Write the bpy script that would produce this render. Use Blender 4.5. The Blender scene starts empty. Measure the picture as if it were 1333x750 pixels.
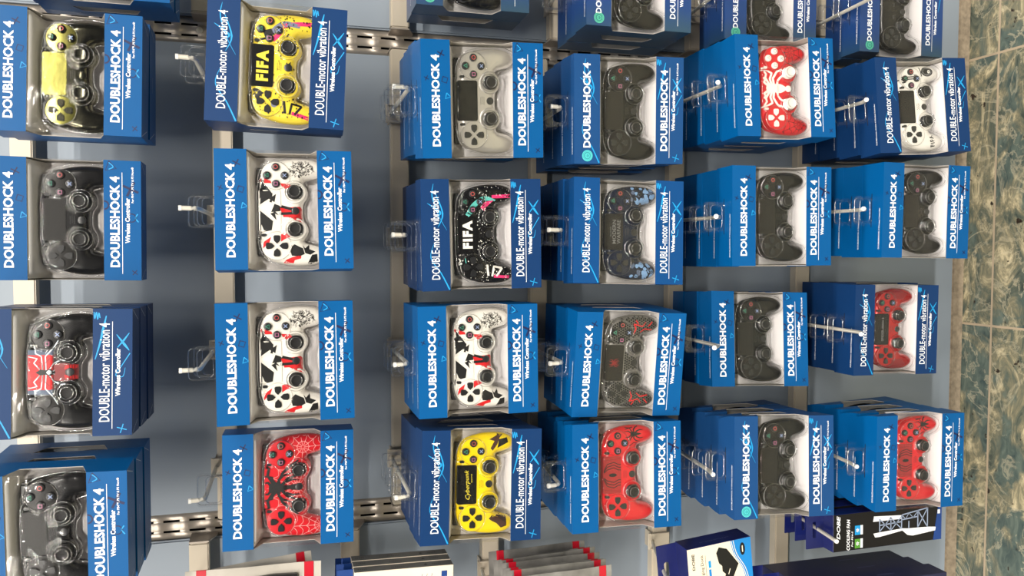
import bpy, bmesh, math, random
import numpy as np
from mathutils import Vector, Matrix, Euler
from mathutils.geometry import delaunay_2d_cdt

random.seed(7)
SC = bpy.context.scene
COL = SC.collection

# ------------------------------------------------------------------ camera, world, lights
cam_d = bpy.data.cameras.new('camera')
cam_d.sensor_width = 36.0
cam_d.lens = 1063.797 / 1333 * 36
cam_d.clip_start = 0.02
cam = bpy.data.objects.new('camera', cam_d)
COL.objects.link(cam)
PITCH, YAW, ROLL = 0.2759964, -0.0472147, -0.0112543
fw = Vector((math.sin(YAW) * math.cos(PITCH), math.cos(YAW) * math.cos(PITCH), -math.sin(PITCH)))
r0 = fw.cross(Vector((0, 0, 1))).normalized()
u0 = r0.cross(fw)
ir = -u0 * math.cos(ROLL) + r0 * math.sin(ROLL)        # the photo is a phone picture turned a quarter turn
idn = -r0 * math.cos(ROLL) - u0 * math.sin(ROLL)
up_ = -idn
cam.matrix_world = Matrix(((ir.x, up_.x, -fw.x, 0.0), (ir.y, up_.y, -fw.y, -1.552),
                           (ir.z, up_.z, -fw.z, 1.535), (0, 0, 0, 1)))
SC.camera = cam

world = bpy.data.worlds.new('world')
SC.world = world
world.use_nodes = True
bg = world.node_tree.nodes['Background']
# the lit shop: bright towards the aisle behind the camera and the ceiling, dim towards the floor
_n = world.node_tree.nodes; _l = world.node_tree.links
_tc = _n.new('ShaderNodeTexCoord'); _dot = _n.new('ShaderNodeVectorMath'); _dot.operation = 'DOT_PRODUCT'
_dot.inputs[1].default_value = (0.0, -0.45, 0.893)
_rp = _n.new('ShaderNodeValToRGB')
_rp.color_ramp.elements[0].position = 0.30; _rp.color_ramp.elements[0].color = (0.10, 0.105, 0.115, 1)
_rp.color_ramp.elements[1].position = 0.95; _rp.color_ramp.elements[1].color = (0.96, 0.93, 0.88, 1)
_e = _rp.color_ramp.elements.new(0.74); _e.color = (0.20, 0.20, 0.20, 1)
_mr = _n.new('ShaderNodeMapRange'); _mr.inputs[1].default_value = -1.0; _mr.inputs[2].default_value = 1.0
_l.new(_tc.outputs['Generated'], _dot.inputs[0]); _l.new(_dot.outputs['Value'], _mr.inputs[0])
_l.new(_mr.outputs[0], _rp.inputs[0]); _l.new(_rp.outputs[0], bg.inputs[0])
bg.inputs[1].default_value = 0.42

def area(name, loc, rot, sx, sy, power, colr):
    d = bpy.data.lights.new(name, 'AREA')
    d.shape = 'RECTANGLE'; d.size = sx; d.size_y = sy
    d.energy = power; d.color = colr
    o = bpy.data.objects.new(name, d)
    COL.objects.link(o)
    o.location = loc; o.rotation_euler = rot
    return o
for _lx in (-2.6, -1.3, 0.0, 1.3, 2.6):
    area('ceiling_lamp', (_lx + 0.2, -1.5, 3.05), (0, 0, 0), 1.1, 0.14, 22, (1.0, 0.93, 0.83))
    area('ceiling_lamp', (_lx - 0.2, -3.3, 3.05), (0, 0, 0), 1.1, 0.14, 105, (1.0, 0.94, 0.85))
SC.view_settings.view_transform = 'Standard'
SC.view_settings.look = 'None'
SC.view_settings.exposure = -0.12
SC.view_settings.gamma = 1.0
SC.view_settings.use_curve_mapping = False
SC.cycles.transparent_max_bounces = 24

# ------------------------------------------------------------------ materials
def lin(c):
    out = []
    for v in c[:3]:
        v /= 255.0
        out.append(v / 12.92 if v <= 0.04045 else ((v + 0.055) / 1.055) ** 2.4)
    return tuple(out) + (1.0,)

MC = {}
def mat(name, rgb, rough=0.45, metal=0.0, coat=0.0, spec=0.5, bump=0.0, bscale=40.0, var=0.0):
    if name in MC: return MC[name]
    m = bpy.data.materials.new(name)
    m.use_nodes = True
    nt = m.node_tree
    b = nt.nodes['Principled BSDF']
    b.inputs['Base Color'].default_value = lin(rgb)
    b.inputs['Roughness'].default_value = rough
    b.inputs['Metallic'].default_value = metal
    b.inputs['Coat Weight'].default_value = coat
    b.inputs['Coat Roughness'].default_value = 0.12
    b.inputs['Specular IOR Level'].default_value = spec
    tc = nt.nodes.new('ShaderNodeTexCoord')
    nz = nt.nodes.new('ShaderNodeTexNoise')
    nz.inputs['Scale'].default_value = bscale
    nz.inputs['Detail'].default_value = 3
    nt.links.new(tc.outputs['Object'], nz.inputs['Vector'])
    # slight uneven tint of the material itself
    rp = nt.nodes.new('ShaderNodeValToRGB')
    c = lin(rgb)
    v = max(var, 0.02)
    rp.color_ramp.elements[0].position = 0.3; rp.color_ramp.elements[1].position = 0.7
    rp.color_ramp.elements[0].color = tuple(x * (1 - v) for x in c[:3]) + (1,)
    rp.color_ramp.elements[1].color = tuple(min(1, x * (1 + v)) for x in c[:3]) + (1,)
    nt.links.new(nz.outputs['Fac'], rp.inputs['Fac'])
    nt.links.new(rp.outputs['Color'], b.inputs['Base Color'])
    if bump:
        bp = nt.nodes.new('ShaderNodeBump')
        bp.inputs['Strength'].default_value = bump
        bp.inputs['Distance'].default_value = 0.002
        nt.links.new(nz.outputs['Fac'], bp.inputs['Height'])
        nt.links.new(bp.outputs['Normal'], b.inputs['Normal'])
    MC[name] = m
    return m

def clear_plastic(name, base=0.06, gain=0.75, rough=0.08, tint=(1, 1, 1), bscale=28.0, bstr=0.5):
    m = bpy.data.materials.new(name)
    m.use_nodes = True
    nt = m.node_tree
    nt.nodes.clear()
    out = nt.nodes.new('ShaderNodeOutputMaterial')
    tr = nt.nodes.new('ShaderNodeBsdfTransparent'); tr.inputs[0].default_value = tuple(tint) + (1,)
    gl = nt.nodes.new('ShaderNodeBsdfGlossy'); gl.inputs['Roughness'].default_value = rough
    lw = nt.nodes.new('ShaderNodeLayerWeight'); lw.inputs['Blend'].default_value = 0.5
    pw = nt.nodes.new('ShaderNodeMath'); pw.operation = 'POWER'; pw.inputs[1].default_value = 4.0
    sl = nt.nodes.new('ShaderNodeMath'); sl.operation = 'MULTIPLY_ADD'; sl.inputs[1].default_value = 0.9; sl.inputs[2].default_value = 0.045
    ma = nt.nodes.new('ShaderNodeMath'); ma.operation = 'MULTIPLY_ADD'
    ma.inputs[1].default_value = gain; ma.inputs[2].default_value = base
    mx = nt.nodes.new('ShaderNodeMixShader')
    tc = nt.nodes.new('ShaderNodeTexCoord')
    nz = nt.nodes.new('ShaderNodeTexNoise'); nz.inputs['Scale'].default_value = bscale
    nz.inputs['Detail'].default_value = 4; nz.inputs['Distortion'].default_value = 0.8
    bp = nt.nodes.new('ShaderNodeBump'); bp.inputs['Strength'].default_value = bstr
    bp.inputs['Distance'].default_value = 0.004
    L = nt.links.new
    L(tc.outputs['Object'], nz.inputs['Vector']); L(nz.outputs['Fac'], bp.inputs['Height'])
    L(bp.outputs['Normal'], gl.inputs['Normal']); L(bp.outputs['Normal'], lw.inputs['Normal'])
    L(lw.outputs['Facing'], pw.inputs[0]); L(pw.outputs[0], sl.inputs[0]); L(sl.outputs[0], ma.inputs[0]); L(ma.outputs[0], mx.inputs[0])
    L(tr.outputs[0], mx.inputs[1]); L(gl.outputs[0], mx.inputs[2]); L(mx.outputs[0], out.inputs['Surface'])
    return m

M_FILM = clear_plastic('clear_film', 0.0, 0.6, 0.05, bscale=14, bstr=0.6)
M_BLISTER = clear_plastic('clear_blister', 0.0, 0.65, 0.04, bscale=26, bstr=0.4)
M_EDGE = clear_plastic('clear_edge', 0.16, 0.9, 0.16, bscale=60, bstr=0.5)
M_TAB = clear_plastic('clear_tab', 0.008, 0.8, 0.09, (0.985, 0.99, 0.99), 40, 0.35)
M_WHITE = mat('print_white', (244, 246, 250), 0.5)
M_PAPER = mat('board_inside', (186, 180, 172), 0.7)
M_SLIT = mat('slit_dark', (12, 14, 20), 0.8)
M_TRAY = mat('tray_plastic', (222, 219, 219), 0.28, coat=0.4, bump=0.15, bscale=30)
CARTON = {'std': mat('board_blue', (0, 82, 142), 0.42, coat=0.03, spec=0.2),
          'dm': mat('board_navy', (16, 52, 98), 0.42, coat=0.03, spec=0.2),
          'dmb': mat('board_mid_navy', (12, 68, 124), 0.42, coat=0.03, spec=0.2),
          'ds': mat('board_dusk_blue', (25, 70, 122), 0.42, coat=0.03, spec=0.2)}
def ps3_board():
    m = mat('board_teal_fade', (36, 84, 150), 0.42, coat=0.15)
    nt = m.node_tree
    b = nt.nodes['Principled BSDF']
    tc = nt.nodes.new('ShaderNodeTexCoord')
    sx = nt.nodes.new('ShaderNodeSeparateXYZ')
    nz = nt.nodes.new('ShaderNodeTexNoise'); nz.inputs['Scale'].default_value = 9
    ad = nt.nodes.new('ShaderNodeMath'); ad.operation = 'MULTIPLY_ADD'
    ad.inputs[1].default_value = 0.06
    rp = nt.nodes.new('ShaderNodeValToRGB')
    mr = nt.nodes.new('ShaderNodeMapRange')
    mr.inputs[1].default_value = -0.08; mr.inputs[2].default_value = 0.0
    rp.color_ramp.elements[0].color = lin((44, 74, 90))
    rp.color_ramp.elements[1].color = lin((24, 60, 116))
    rp.color_ramp.elements[0].position = 0.1; rp.color_ramp.elements[1].position = 0.8
    L = nt.links.new
    L(tc.outputs['Object'], sx.inputs[0]); L(tc.outputs['Object'], nz.inputs['Vector'])
    L(nz.outputs['Fac'], ad.inputs[0]); L(sx.outputs['X'], ad.inputs[2])
    L(ad.outputs[0], mr.inputs[0]); L(mr.outputs[0], rp.inputs[0]); L(rp.outputs[0], b.inputs['Base Color'])
    return m
CARTON['ps3'] = ps3_board()
M_NAVY = mat('print_navy', (8, 24, 74), 0.5)
M_CYAN = mat('print_cyan', (20, 150, 214), 0.5)
M_TEAL = mat('print_teal', (84, 204, 206), 0.5)
M_STEEL = mat('hook_metal', (226, 220, 206), 0.32, metal=0.2)
M_BAR = mat('bar_satin_metal', (202, 191, 172), 0.42, metal=0.2, var=0.05, bscale=12)
M_UPR = mat('upright_metal', (182, 172, 160), 0.38, metal=0.6, var=0.05, bscale=14)
M_PANEL = mat('panel_grey_enamel', (148, 159, 171), 0.45, var=0.03, bscale=4)
M_BLACK = mat('plastic_black', (20, 20, 21), 0.32, coat=0.3)

# ------------------------------------------------------------------ mesh helpers
class MB:
    def __init__(s): s.v = []; s.f = []; s.m = []
    def add(s, v, f, mi=0):
        o = len(s.v)
        s.v += [tuple(map(float, p)) for p in v]
        s.f += [tuple(i + o for i in q) for q in f]
        s.m += [mi] * len(f)
    def box(s, x0, x1, y0, y1, z0, z1, mi=0, bev=0.0, seg=1):
        bm = bmesh.new()
        bmesh.ops.create_cube(bm, size=1)
        for v in bm.verts:
            v.co = ((x0 + x1) / 2 + v.co.x * (x1 - x0), (y0 + y1) / 2 + v.co.y * (y1 - y0), (z0 + z1) / 2 + v.co.z * (z1 - z0))
        if bev: bmesh.ops.bevel(bm, geom=bm.edges[:], offset=bev, segments=seg, affect='EDGES')
        bm.verts.index_update()
        s.add([v.co[:] for v in bm.verts], [[v.index for v in f.verts] for f in bm.faces], mi)
        bm.free()
    def lathe(s, x, z, prof, n=28, mi=0):
        """profile of (radius, y) turned about the Y axis through (x, z)"""
        v = []; f = []
        for r, y in prof:
            for k in range(n):
                a = 2 * math.pi * k / n
                v.append((x + r * math.cos(a), y, z + r * math.sin(a)))
        for i in range(len(prof) - 1):
            for k in range(n):
                k2 = (k + 1) % n
                f.append((i * n + k, i * n + k2, (i + 1) * n + k2, (i + 1) * n + k))
        f.append(tuple(range(n))); f.append(tuple((len(prof) - 1) * n + k for k in range(n))[::-1])
        s.add(v, f, mi)
    def prism(s, poly, y0, y1, mi=0):
        n = len(poly)
        v = [(x, y0, z) for x, z in poly] + [(x, y1, z) for x, z in poly]
        f = [tuple(range(n)), tuple(range(2 * n - 1, n - 1, -1))]
        f += [(k, (k + 1) % n, n + (k + 1) % n, n + k) for k in range(n)]
        s.add(v, f, mi)
    def tube(s, pts, r, n=10, mi=0):
        pts = [Vector(p) for p in pts]
        v = []; f = []
        for i, p in enumerate(pts):
            t = (pts[min(i + 1, len(pts) - 1)] - pts[max(i - 1, 0)]).normalized()
            a = Vector((0, 0, 1)) if abs(t.z) < 0.9 else Vector((1, 0, 0))
            e1 = t.cross(a).normalized(); e2 = t.cross(e1)
            for k in range(n):
                an = 2 * math.pi * k / n
                v.append(p + e1 * (r * math.cos(an)) + e2 * (r * math.sin(an)))
        for i in range(len(pts) - 1):
            for k in range(n):
                f.append((i * n + k, i * n + (k + 1) % n, (i + 1) * n + (k + 1) % n, (i + 1) * n + k))
        f.append(tuple(range(n))); f.append(tuple((len(pts) - 1) * n + k for k in range(n))[::-1])
        s.add(v, f, mi)
    def obj(s, name, mats, parent=None, angle=35, scale=1.0, shift=(0, 0, 0)):
        me = bpy.data.meshes.new(name)
        me.from_pydata([(a * scale + shift[0], b * scale + shift[1], c * scale + shift[2]) for a, b, c in s.v], [], s.f)
        if not isinstance(mats, (list, tuple)): mats = [mats]
        for m in mats: me.materials.append(m)
        me.polygons.foreach_set('material_index', s.m)
        bm = bmesh.new(); bm.from_mesh(me)
        bmesh.ops.recalc_face_normals(bm, faces=bm.faces[:])
        bm.to_mesh(me); bm.free()
        me.polygons.foreach_set('use_smooth', [True] * len(me.polygons))
        me.set_sharp_from_angle(angle=math.radians(angle))
        me.update()
        o = bpy.data.objects.new(name, me)
        COL.objects.link(o)
        if parent: o.parent = parent
        return o

def empty(name, M=None):
    o = bpy.data.objects.new(name, None)
    o.empty_display_size = 0.02
    COL.objects.link(o)
    if M is not None: o.matrix_world = M
    return o
def tag(o, label=None, cat=None, group=None, kind=None):
    if label: o['label'] = label
    if cat: o['category'] = cat
    if group: o['group'] = group
    if kind: o['kind'] = kind
    return o
def copy_tree(o, parent=None):
    c = o.copy()
    COL.objects.link(c)
    if parent:
        c.parent = parent
    for ch in list(o.children): copy_tree(ch, c)
    return c

def text2d(s, w, h, bold=0.0, shear=0.0, res=2, space=1.0):
    """flat letters fitted into a w x h box centred on the origin"""
    c = bpy.data.curves.new('t', 'FONT')
    c.body = s; c.offset = bold; c.shear = shear; c.resolution_u = res; c.space_character = space
    o = bpy.data.objects.new('t', c)
    me = o.to_mesh()
    P = np.array([v.co[:2] for v in me.vertices])
    F = [tuple(p.vertices) for p in me.polygons]
    o.to_mesh_clear()
    bpy.data.objects.remove(o); bpy.data.curves.remove(c)
    lo = P.min(0); hi = P.max(0)
    P = (P - (lo + hi) / 2) / (hi - lo) * np.array([w, h])
    return P, F

def stroke2d(pts, w, step=None):
    """ribbon of width w (number or list) along a polyline; returns verts, faces"""
    P = [np.array(p, float) for p in pts]
    W = list(w) if isinstance(w, (list, tuple)) else [w] * len(P)
    Q = []; WW = []
    for i in range(len(P) - 1):
        n = max(1, int(np.ceil(np.linalg.norm(P[i + 1] - P[i]) / step))) if step else 1
        for k in range(n):
            t = k / n
            Q.append(P[i] * (1 - t) + P[i + 1] * t); WW.append(W[i] * (1 - t) + W[i + 1] * t)
    Q.append(P[-1]); WW.append(W[-1])
    v = []; f = []
    for i, q in enumerate(Q):
        d = Q[min(i + 1, len(Q) - 1)] - Q[max(i - 1, 0)]
        d = d / (np.linalg.norm(d) + 1e-9)
        nrm = np.array([-d[1], d[0]])
        v += [q + nrm * WW[i] / 2, q - nrm * WW[i] / 2]
    for i in range(len(Q) - 1): f.append((2 * i, 2 * i + 1, 2 * i + 3, 2 * i + 2))
    return v, f
def smooth(pts, n=5, closed=False):
    P = [np.array(p, float) for p in pts]; N = len(P); out = []
    rng = range(N) if closed else range(N - 1)
    for i in rng:
        if closed: a, b, c, d = P[i - 1], P[i], P[(i + 1) % N], P[(i + 2) % N]
        else: a, b, c, d = P[max(i - 1, 0)], P[i], P[i + 1], P[min(i + 2, N - 1)]
        for k in range(n):
            t = k / n
            out.append(0.5 * (2 * b + (c - a) * t + (2 * a - 5 * b + 4 * c - d) * t * t + (3 * b - a - 3 * c + d) * t ** 3))
    if not closed: out.append(P[-1])
    return [tuple(p) for p in out]
def rrect(w, h, r, n=5):
    out = []
    for cx, cz, a0 in ((w / 2 - r, h / 2 - r, 0), (-w / 2 + r, h / 2 - r, 90), (-w / 2 + r, -h / 2 + r, 180), (w / 2 - r, -h / 2 + r, 270)):
        for k in range(n + 1):
            a = math.radians(a0 + 90 * k / n)
            out.append((cx + r * math.cos(a), cz + r * math.sin(a)))
    return out

# ------------------------------------------------------------------ the setting
def structure(name, mb, m, label, angle=35):
    return tag(mb.obj(name, m, None, angle), label, 'wall' if 'wall' in name else name.split('_')[0], None, 'structure')

def floor_material():
    m = bpy.data.materials.new('green_marble_tiles')
    m.use_nodes = True
    nt = m.node_tree; N = nt.nodes.new; L = nt.links.new
    b = nt.nodes['Principled BSDF']
    tc = N('ShaderNodeTexCoord'); sp = N('ShaderNodeSeparateXYZ'); L(tc.outputs['Object'], sp.inputs[0])
    def mth(op, a, bb=None, cc=None):
        n = N('ShaderNodeMath'); n.operation = op
        for i, v in enumerate((a, bb, cc)):
            if v is None: continue
            if isinstance(v, (int, float)): n.inputs[i].default_value = v
            else: L(v, n.inputs[i])
        return n.outputs[0]
    T = 0.607
    ux = mth('DIVIDE', mth('SUBTRACT', sp.outputs['X'], 0.440), T)
    uy = mth('DIVIDE', mth('SUBTRACT', sp.outputs['Y'], -0.085), T)
    ix = mth('FLOOR', ux); iy = mth('FLOOR', uy)
    fx = mth('FRACT', ux); fy = mth('FRACT', uy)
    def edge(f):
        return mth('MINIMUM', f, mth('SUBTRACT', 1.0, f))
    ed = mth('MINIMUM', edge(fx), edge(fy))
    grout = mth('LESS_THAN', ed, 0.0042)
    cmb = N('ShaderNodeCombineXYZ'); L(ix, cmb.inputs[0]); L(iy, cmb.inputs[1])
    wn = N('ShaderNodeTexWhiteNoise'); wn.noise_dimensions = '3D'; L(cmb.outputs[0], wn.inputs['Vector'])
    sc = N('ShaderNodeVectorMath'); sc.operation = 'SCALE'; sc.inputs['Scale'].default_value = 9.0
    L(wn.outputs['Color'], sc.inputs[0])
    ad = N('ShaderNodeVectorMath'); L(tc.outputs['Object'], ad.inputs[0]); L(sc.outputs[0], ad.inputs[1])
    mp = N('ShaderNodeMapping'); mp.inputs['Rotation'].default_value = (0, 0, 0.7)
    mp.inputs['Scale'].default_value = (1.0, 2.1, 1.0); L(ad.outputs[0], mp.inputs[0])
    def noise(vec, s, d, dist, rough=0.6):
        n = N('ShaderNodeTexNoise'); n.inputs['Scale'].default_value = s; n.inputs['Detail'].default_value = d
        n.inputs['Distortion'].default_value = dist; n.inputs['Roughness'].default_value = rough
        L(vec, n.inputs['Vector']); return n.outputs['Fac']
    def ramp(fac, els):
        r = N('ShaderNodeValToRGB'); cr = r.color_ramp
        while len(cr.elements) < len(els): cr.elements.new(0.5)
        for e, (p, c) in zip(cr.elements, els): e.position = p; e.color = lin(c)
        L(fac, r.inputs[0]); return r.outputs[0]
    base = ramp(noise(mp.outputs[0], 8, 11, 1.6, 0.72), [(0.34, (52, 62, 58)), (0.44, (92, 98, 86)), (0.53, (132, 126, 102)), (0.64, (206, 192, 156))])
    blobs = noise(ad.outputs[0], 5, 4, 1.2)
    green = ramp(noise(mp.outputs[0], 24, 6, 1.0), [(0.3, (54, 70, 70)), (0.7, (104, 116, 106))])
    mk = ramp(blobs, [(0.52, (0, 0, 0)), (0.58, (255, 255, 255))])
    mix1 = N('ShaderNodeMix'); mix1.data_type = 'RGBA'
    L(mk, mix1.inputs[0]); L(base, mix1.inputs[6]); L(green, mix1.inputs[7])
    veinf = noise(ad.outputs[0], 7.5, 8, 1.4, 0.62)
    vein = mth('SUBTRACT', 1.0, mth('MINIMUM', 1.0, mth('MULTIPLY', mth('ABSOLUTE', mth('SUBTRACT', veinf, 0.5)), 40.0)))
    mix2 = N('ShaderNodeMix'); mix2.data_type = 'RGBA'
    L(mth('MULTIPLY', mth('MULTIPLY', vein, 0.85), noise(ad.outputs[0], 11, 4, 0.8)), mix2.inputs[0]); L(mix1.outputs[2], mix2.inputs[6]); mix2.inputs[7].default_value = lin((206, 194, 164))
    spk = ramp(noise(ad.outputs[0], 34, 3, 0.4), [(0.655, (0, 0, 0)), (0.70, (255, 255, 255))])
    mix3 = N('ShaderNodeMix'); mix3.data_type = 'RGBA'
    L(spk, mix3.inputs[0]); L(mix2.outputs[2], mix3.inputs[6]); mix3.inputs[7].default_value = lin((44, 34, 26))
    mix4 = N('ShaderNodeMix'); mix4.data_type = 'RGBA'
    L(grout, mix4.inputs[0]); L(mix3.outputs[2], mix4.inputs[6]); mix4.inputs[7].default_value = lin((176, 158, 134))
    L(mix4.outputs[2], b.inputs['Base Color'])
    b.inputs['Roughness'].default_value = 0.42
    bp = N('ShaderNodeBump'); bp.inputs['Strength'].default_value = 0.5; bp.inputs['Distance'].default_value = 0.002
    bp.invert = True
    L(grout, bp.inputs['Height']); L(bp.outputs[0], b.inputs['Normal'])
    return m
mb = MB(); mb.box(-3, 3, -4.5, 0.06, -0.05, 0.0)
structure('floor', mb, floor_material(), 'green and cream marble floor tiles with pale grout')
UX0, UX1 = (0.364, 0.409), (-0.516, -0.471)
for x0, x1, lab in ((UX1[1] + .001, UX0[0] - .001, 'blue grey enamelled back panel of the middle bay'),
                    (UX0[1] + .001, 1.26, 'blue grey enamelled back panel of the bay along the photo top'),
                    (-1.4, UX1[0] - .001, 'blue grey enamelled back panel of the bay along the photo bottom')):
    mb = MB(); mb.box(x0, x1, -0.008, 0.02, 0.034, 2.6, 0, 0.003, 2)
    structure('wall_back', mb, M_PANEL, lab)
mb = MB(); mb.box(-1.4, 1.26, -0.007, 0.03, 0.0, 0.033, 0, 0.003, 2)
structure('baseboard_back', mb, mat('baseboard_dusty', (150, 136, 116), 0.8, bump=0.5, bscale=90, var=0.25), 'dusty brown kick strip between wall panel and marble floor')

def upright(xc, lab):
    t = empty('slotted_upright', Matrix.Translation((xc, 0, 0.034)))
    tag(t, lab, 'upright', 'slotted uprights of the wall shelving')
    mb = MB(); hw = 0.0225; sw = 0.0021; off = 0.0093; pitch = 0.0434; sl = 0.0275
    z0, z1 = 0.0, 2.5
    xs = [-hw, -off - sw, -off + sw, off - sw, off + sw, hw]
    zs = [z0]; ph = (1.7270 - 0.034) % pitch
    k = 0
    while True:
        c = ph + k * pitch
        if c + sl / 2 > z1 - .01: break
        if c - sl / 2 > z0 + .005: zs += [c - sl / 2, c + sl / 2]
        k += 1
    zs.append(z1)
    v = [(x, 0.0, z) for z in zs for x in xs]; f = []
    for i in range(len(zs) - 1):
        for j in range(5):
            if i % 2 == 1 and j in (1, 3): continue
            f.append((i * 6 + j, i * 6 + j + 1, (i + 1) * 6 + j + 1, (i + 1) * 6 + j))
    mb.add(v, f)
    p = mb.obj('face_plate', M_UPR, t)
    sd = p.modifiers.new('thickness', 'SOLIDIFY'); sd.thickness = 0.0018; sd.offset = 1 if False else 0
    mb = MB()
    mb.box(-hw, -hw + .0015, 0.001, 0.03, z0, z1); mb.box(hw - .0015, hw, 0.001, 0.03, z0, z1)
    mb.obj('channel_sides', M_UPR, t)
    mb = MB(); mb.box(-hw + .0016, hw - .0016, 0.024, 0.03, z0, z1)
    mb.obj('channel_back', mat('channel_dark', (18, 17, 17), 0.8), t)
    mb = MB()
    for z in ((1.667,) if xc > 0 else (1.640,)):
        for dx in ((0.0,)):
            mb.lathe(dx, z - 0.034, [(0.0055, -0.001), (0.0055, -0.003), (0.004, -0.0042), (0.0026, -0.0042), (0.0022, -0.0025)], 14)
    mb.obj('screw', M_STEEL, t)
    return t
upright(0.3865, 'slotted metal upright running along the top of the photo')
upright(-0.4935, 'slotted metal upright running along the bottom of the photo')

BH = 0.033
def bar(x0, x1, z, lab):
    t = empty('display_bar', Matrix.Translation(((x0 + x1) / 2, -0.035, z - BH / 2)))
    tag(t, lab, 'display bar', 'horizontal display bars on the uprights')
    h = (x1 - x0) / 2
    mb = MB(); mb.box(-h, h, -0.012, 0.012, 0, BH, 0, 0.0022, 2)
    mb.obj('rail', M_BAR, t)
    for s in (-1, 1):
        mb = MB()
        xe = s * h
        pts = [(-0.012, BH), (0.0345, BH), (0.0345, -0.012), (0.02, -0.012), (-0.012, 0.0)]
        n = len(pts)
        xa, xb = xe + s * 0.0008, xe + s * 0.0034
        v = [(xa, y, zz) for y, zz in pts] + [(xb, y, zz) for y, zz in pts]
        f = [tuple(range(n)), tuple(range(2 * n - 1, n - 1, -1))] + [(k, (k + 1) % n, n + (k + 1) % n, n + k) for k in range(n)]
        mb.add(v, f)
        mb.obj('bracket', M_UPR, t)
    return t
BAR = {1: 1.939, 2: 1.629, 3: 1.3215, 4: 1.054, 5: 0.762, 6: 0.464}
CN = {1: 'first', 2: 'second', 3: 'third', 4: 'fourth', 5: 'fifth', 6: 'sixth'}
for r, z in BAR.items():
    bar(-0.474, 0.367, z, '%s beige metal rail from the left, carrying hooks in the middle bay' % CN[r])
UB = {2: 1.66, 3: 1.3205, 4: 1.0175, 5: 0.7215, 6: 0.435}
for r, z in UB.items():
    bar(0.406, 1.24, z, 'beige metal rail of the photo-top bay, %s from the left' % CN[r - 1])
LB = [1.6775, 1.4165, 1.1505, 0.7925, 0.504]
for i, z in enumerate(LB):
    bar(-1.38, -0.513, z, 'beige metal rail of the photo-bottom bay, %s from the left' % CN[i + 1])

def hook(x, zb, tip, bend=None, lab='', yb=-0.047, straight=False):
    """tip = (y, z) of the rod's end"""
    t = empty('display_hook', Matrix.Translation((x, yb, zb - BH / 2)))
    tag(t, lab, 'hook', 'single rod display hooks on the rails')
    mb = MB()
    mb.box(-0.017, 0.017, -0.0030, -0.0008, -0.004, BH + 0.010, 0, 0.0008)
    mb.box(-0.017, 0.017, -0.0030, 0.030, BH + 0.0006, BH + 0.0030, 0, 0.0008)
    mb.box(-0.017, -0.014, -0.007, -0.0008, -0.002, BH + 0.006, 0, 0.0008)
    mb.box(0.014, 0.017, -0.007, -0.0008, -0.002, BH + 0.006, 0, 0.0008)
    mb.obj('saddle', M_BAR, t)
    ty, tz = tip[0] - yb, tip[1] - (zb - BH / 2)
    z0 = BH / 2 + 0.018
    by, bz = ty + (0.016 if not straight else 0.024), (bend - (zb - BH / 2)) if bend else z0 + (tz - z0) * 0.6
    pts = [(0, -0.002, z0), (0, by * 0.5, z0 + (bz - z0) * 0.5)]
    pts += [(0, by, bz)] if straight else [(0, by, bz - 0.0005), (0, by - 0.007, bz + 0.0008), (0, by - 0.012, bz + 0.004), (0, by - 0.0145, bz + 0.009)]
    pts += [(0, ty, tz)]
    mb = MB(); mb.tube(pts, 0.0034, 10)
    mb.obj('rod', M_STEEL, t)
    mb = MB()
    d = (Vector(pts[-1]) - Vector(pts[-2])).normalized()
    e = Vector(pts[-1])
    mb.tube([e - d * 0.001, e + d * 0.001, e + d * 0.0025, e + d * 0.0032], 0.0040, 10)
    mb.obj('rod_tip', mat('tip_white', (236, 234, 228), 0.4), t)
    return t

# ------------------------------------------------------------------ game controllers (modelled in millimetres, z = 0 at the button clusters)
half = [(0, 25), (16, 25.3), (31, 25), (36, 23.5), (44, 24), (53, 22.5), (63, 18.5), (71, 11), (75, 0), (78.5, -15), (80, -32), (79, -50),
        (75, -62), (68, -69), (60, -69), (53, -62), (49, -51), (46.5, -42), (42, -40), (36, -44), (28, -46), (19.5, -44), (14, -40), (7, -38.5), (0, -38.5)]
rs = smooth(half, 4)
OUTL = rs[:-1] + [(-x, z) for x, z in rs[::-1]][:-1]
OA = np.array(OUTL); OB = np.roll(OA, -1, 0)
def odist(P):
    """signed distance to the outline, positive inside"""
    P = np.atleast_2d(np.asarray(P, float))
    ab = OB - OA
    ap = P[:, None, :] - OA[None]
    t = np.clip((ap * ab).sum(-1) / ((ab ** 2).sum(-1) + 1e-12), 0, 1)
    d = np.linalg.norm(ap - t[..., None] * ab, axis=-1).min(1)
    z = P[:, 1:2]; x = P[:, 0:1]
    c = ((OA[None, :, 1] > z) != (OB[None, :, 1] > z))
    xi = (OB[None, :, 0] - OA[None, :, 0]) * (z - OA[None, :, 1]) / (OB[None, :, 1] - OA[None, :, 1] + 1e-12) + OA[None, :, 0]
    ins = (c & (x < xi)).sum(1) % 2 == 1
    return np.where(ins, d, -d)
def hfront(P):
    P = np.atleast_2d(np.asarray(P, float))
    d = np.maximum(odist(P), 0)
    T = 15.0 - 1.5 * np.clip((-30 - P[:, 1]) / 30, 0, 1)
    return T * np.sqrt(np.maximum(0, 1 - (1 - np.minimum(d / 13, 1)) ** 2))
CL = [(52, 0), (-52, 0)]; ST = [(27.5, -26), (-27.5, -26)]
PAD = True
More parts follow.
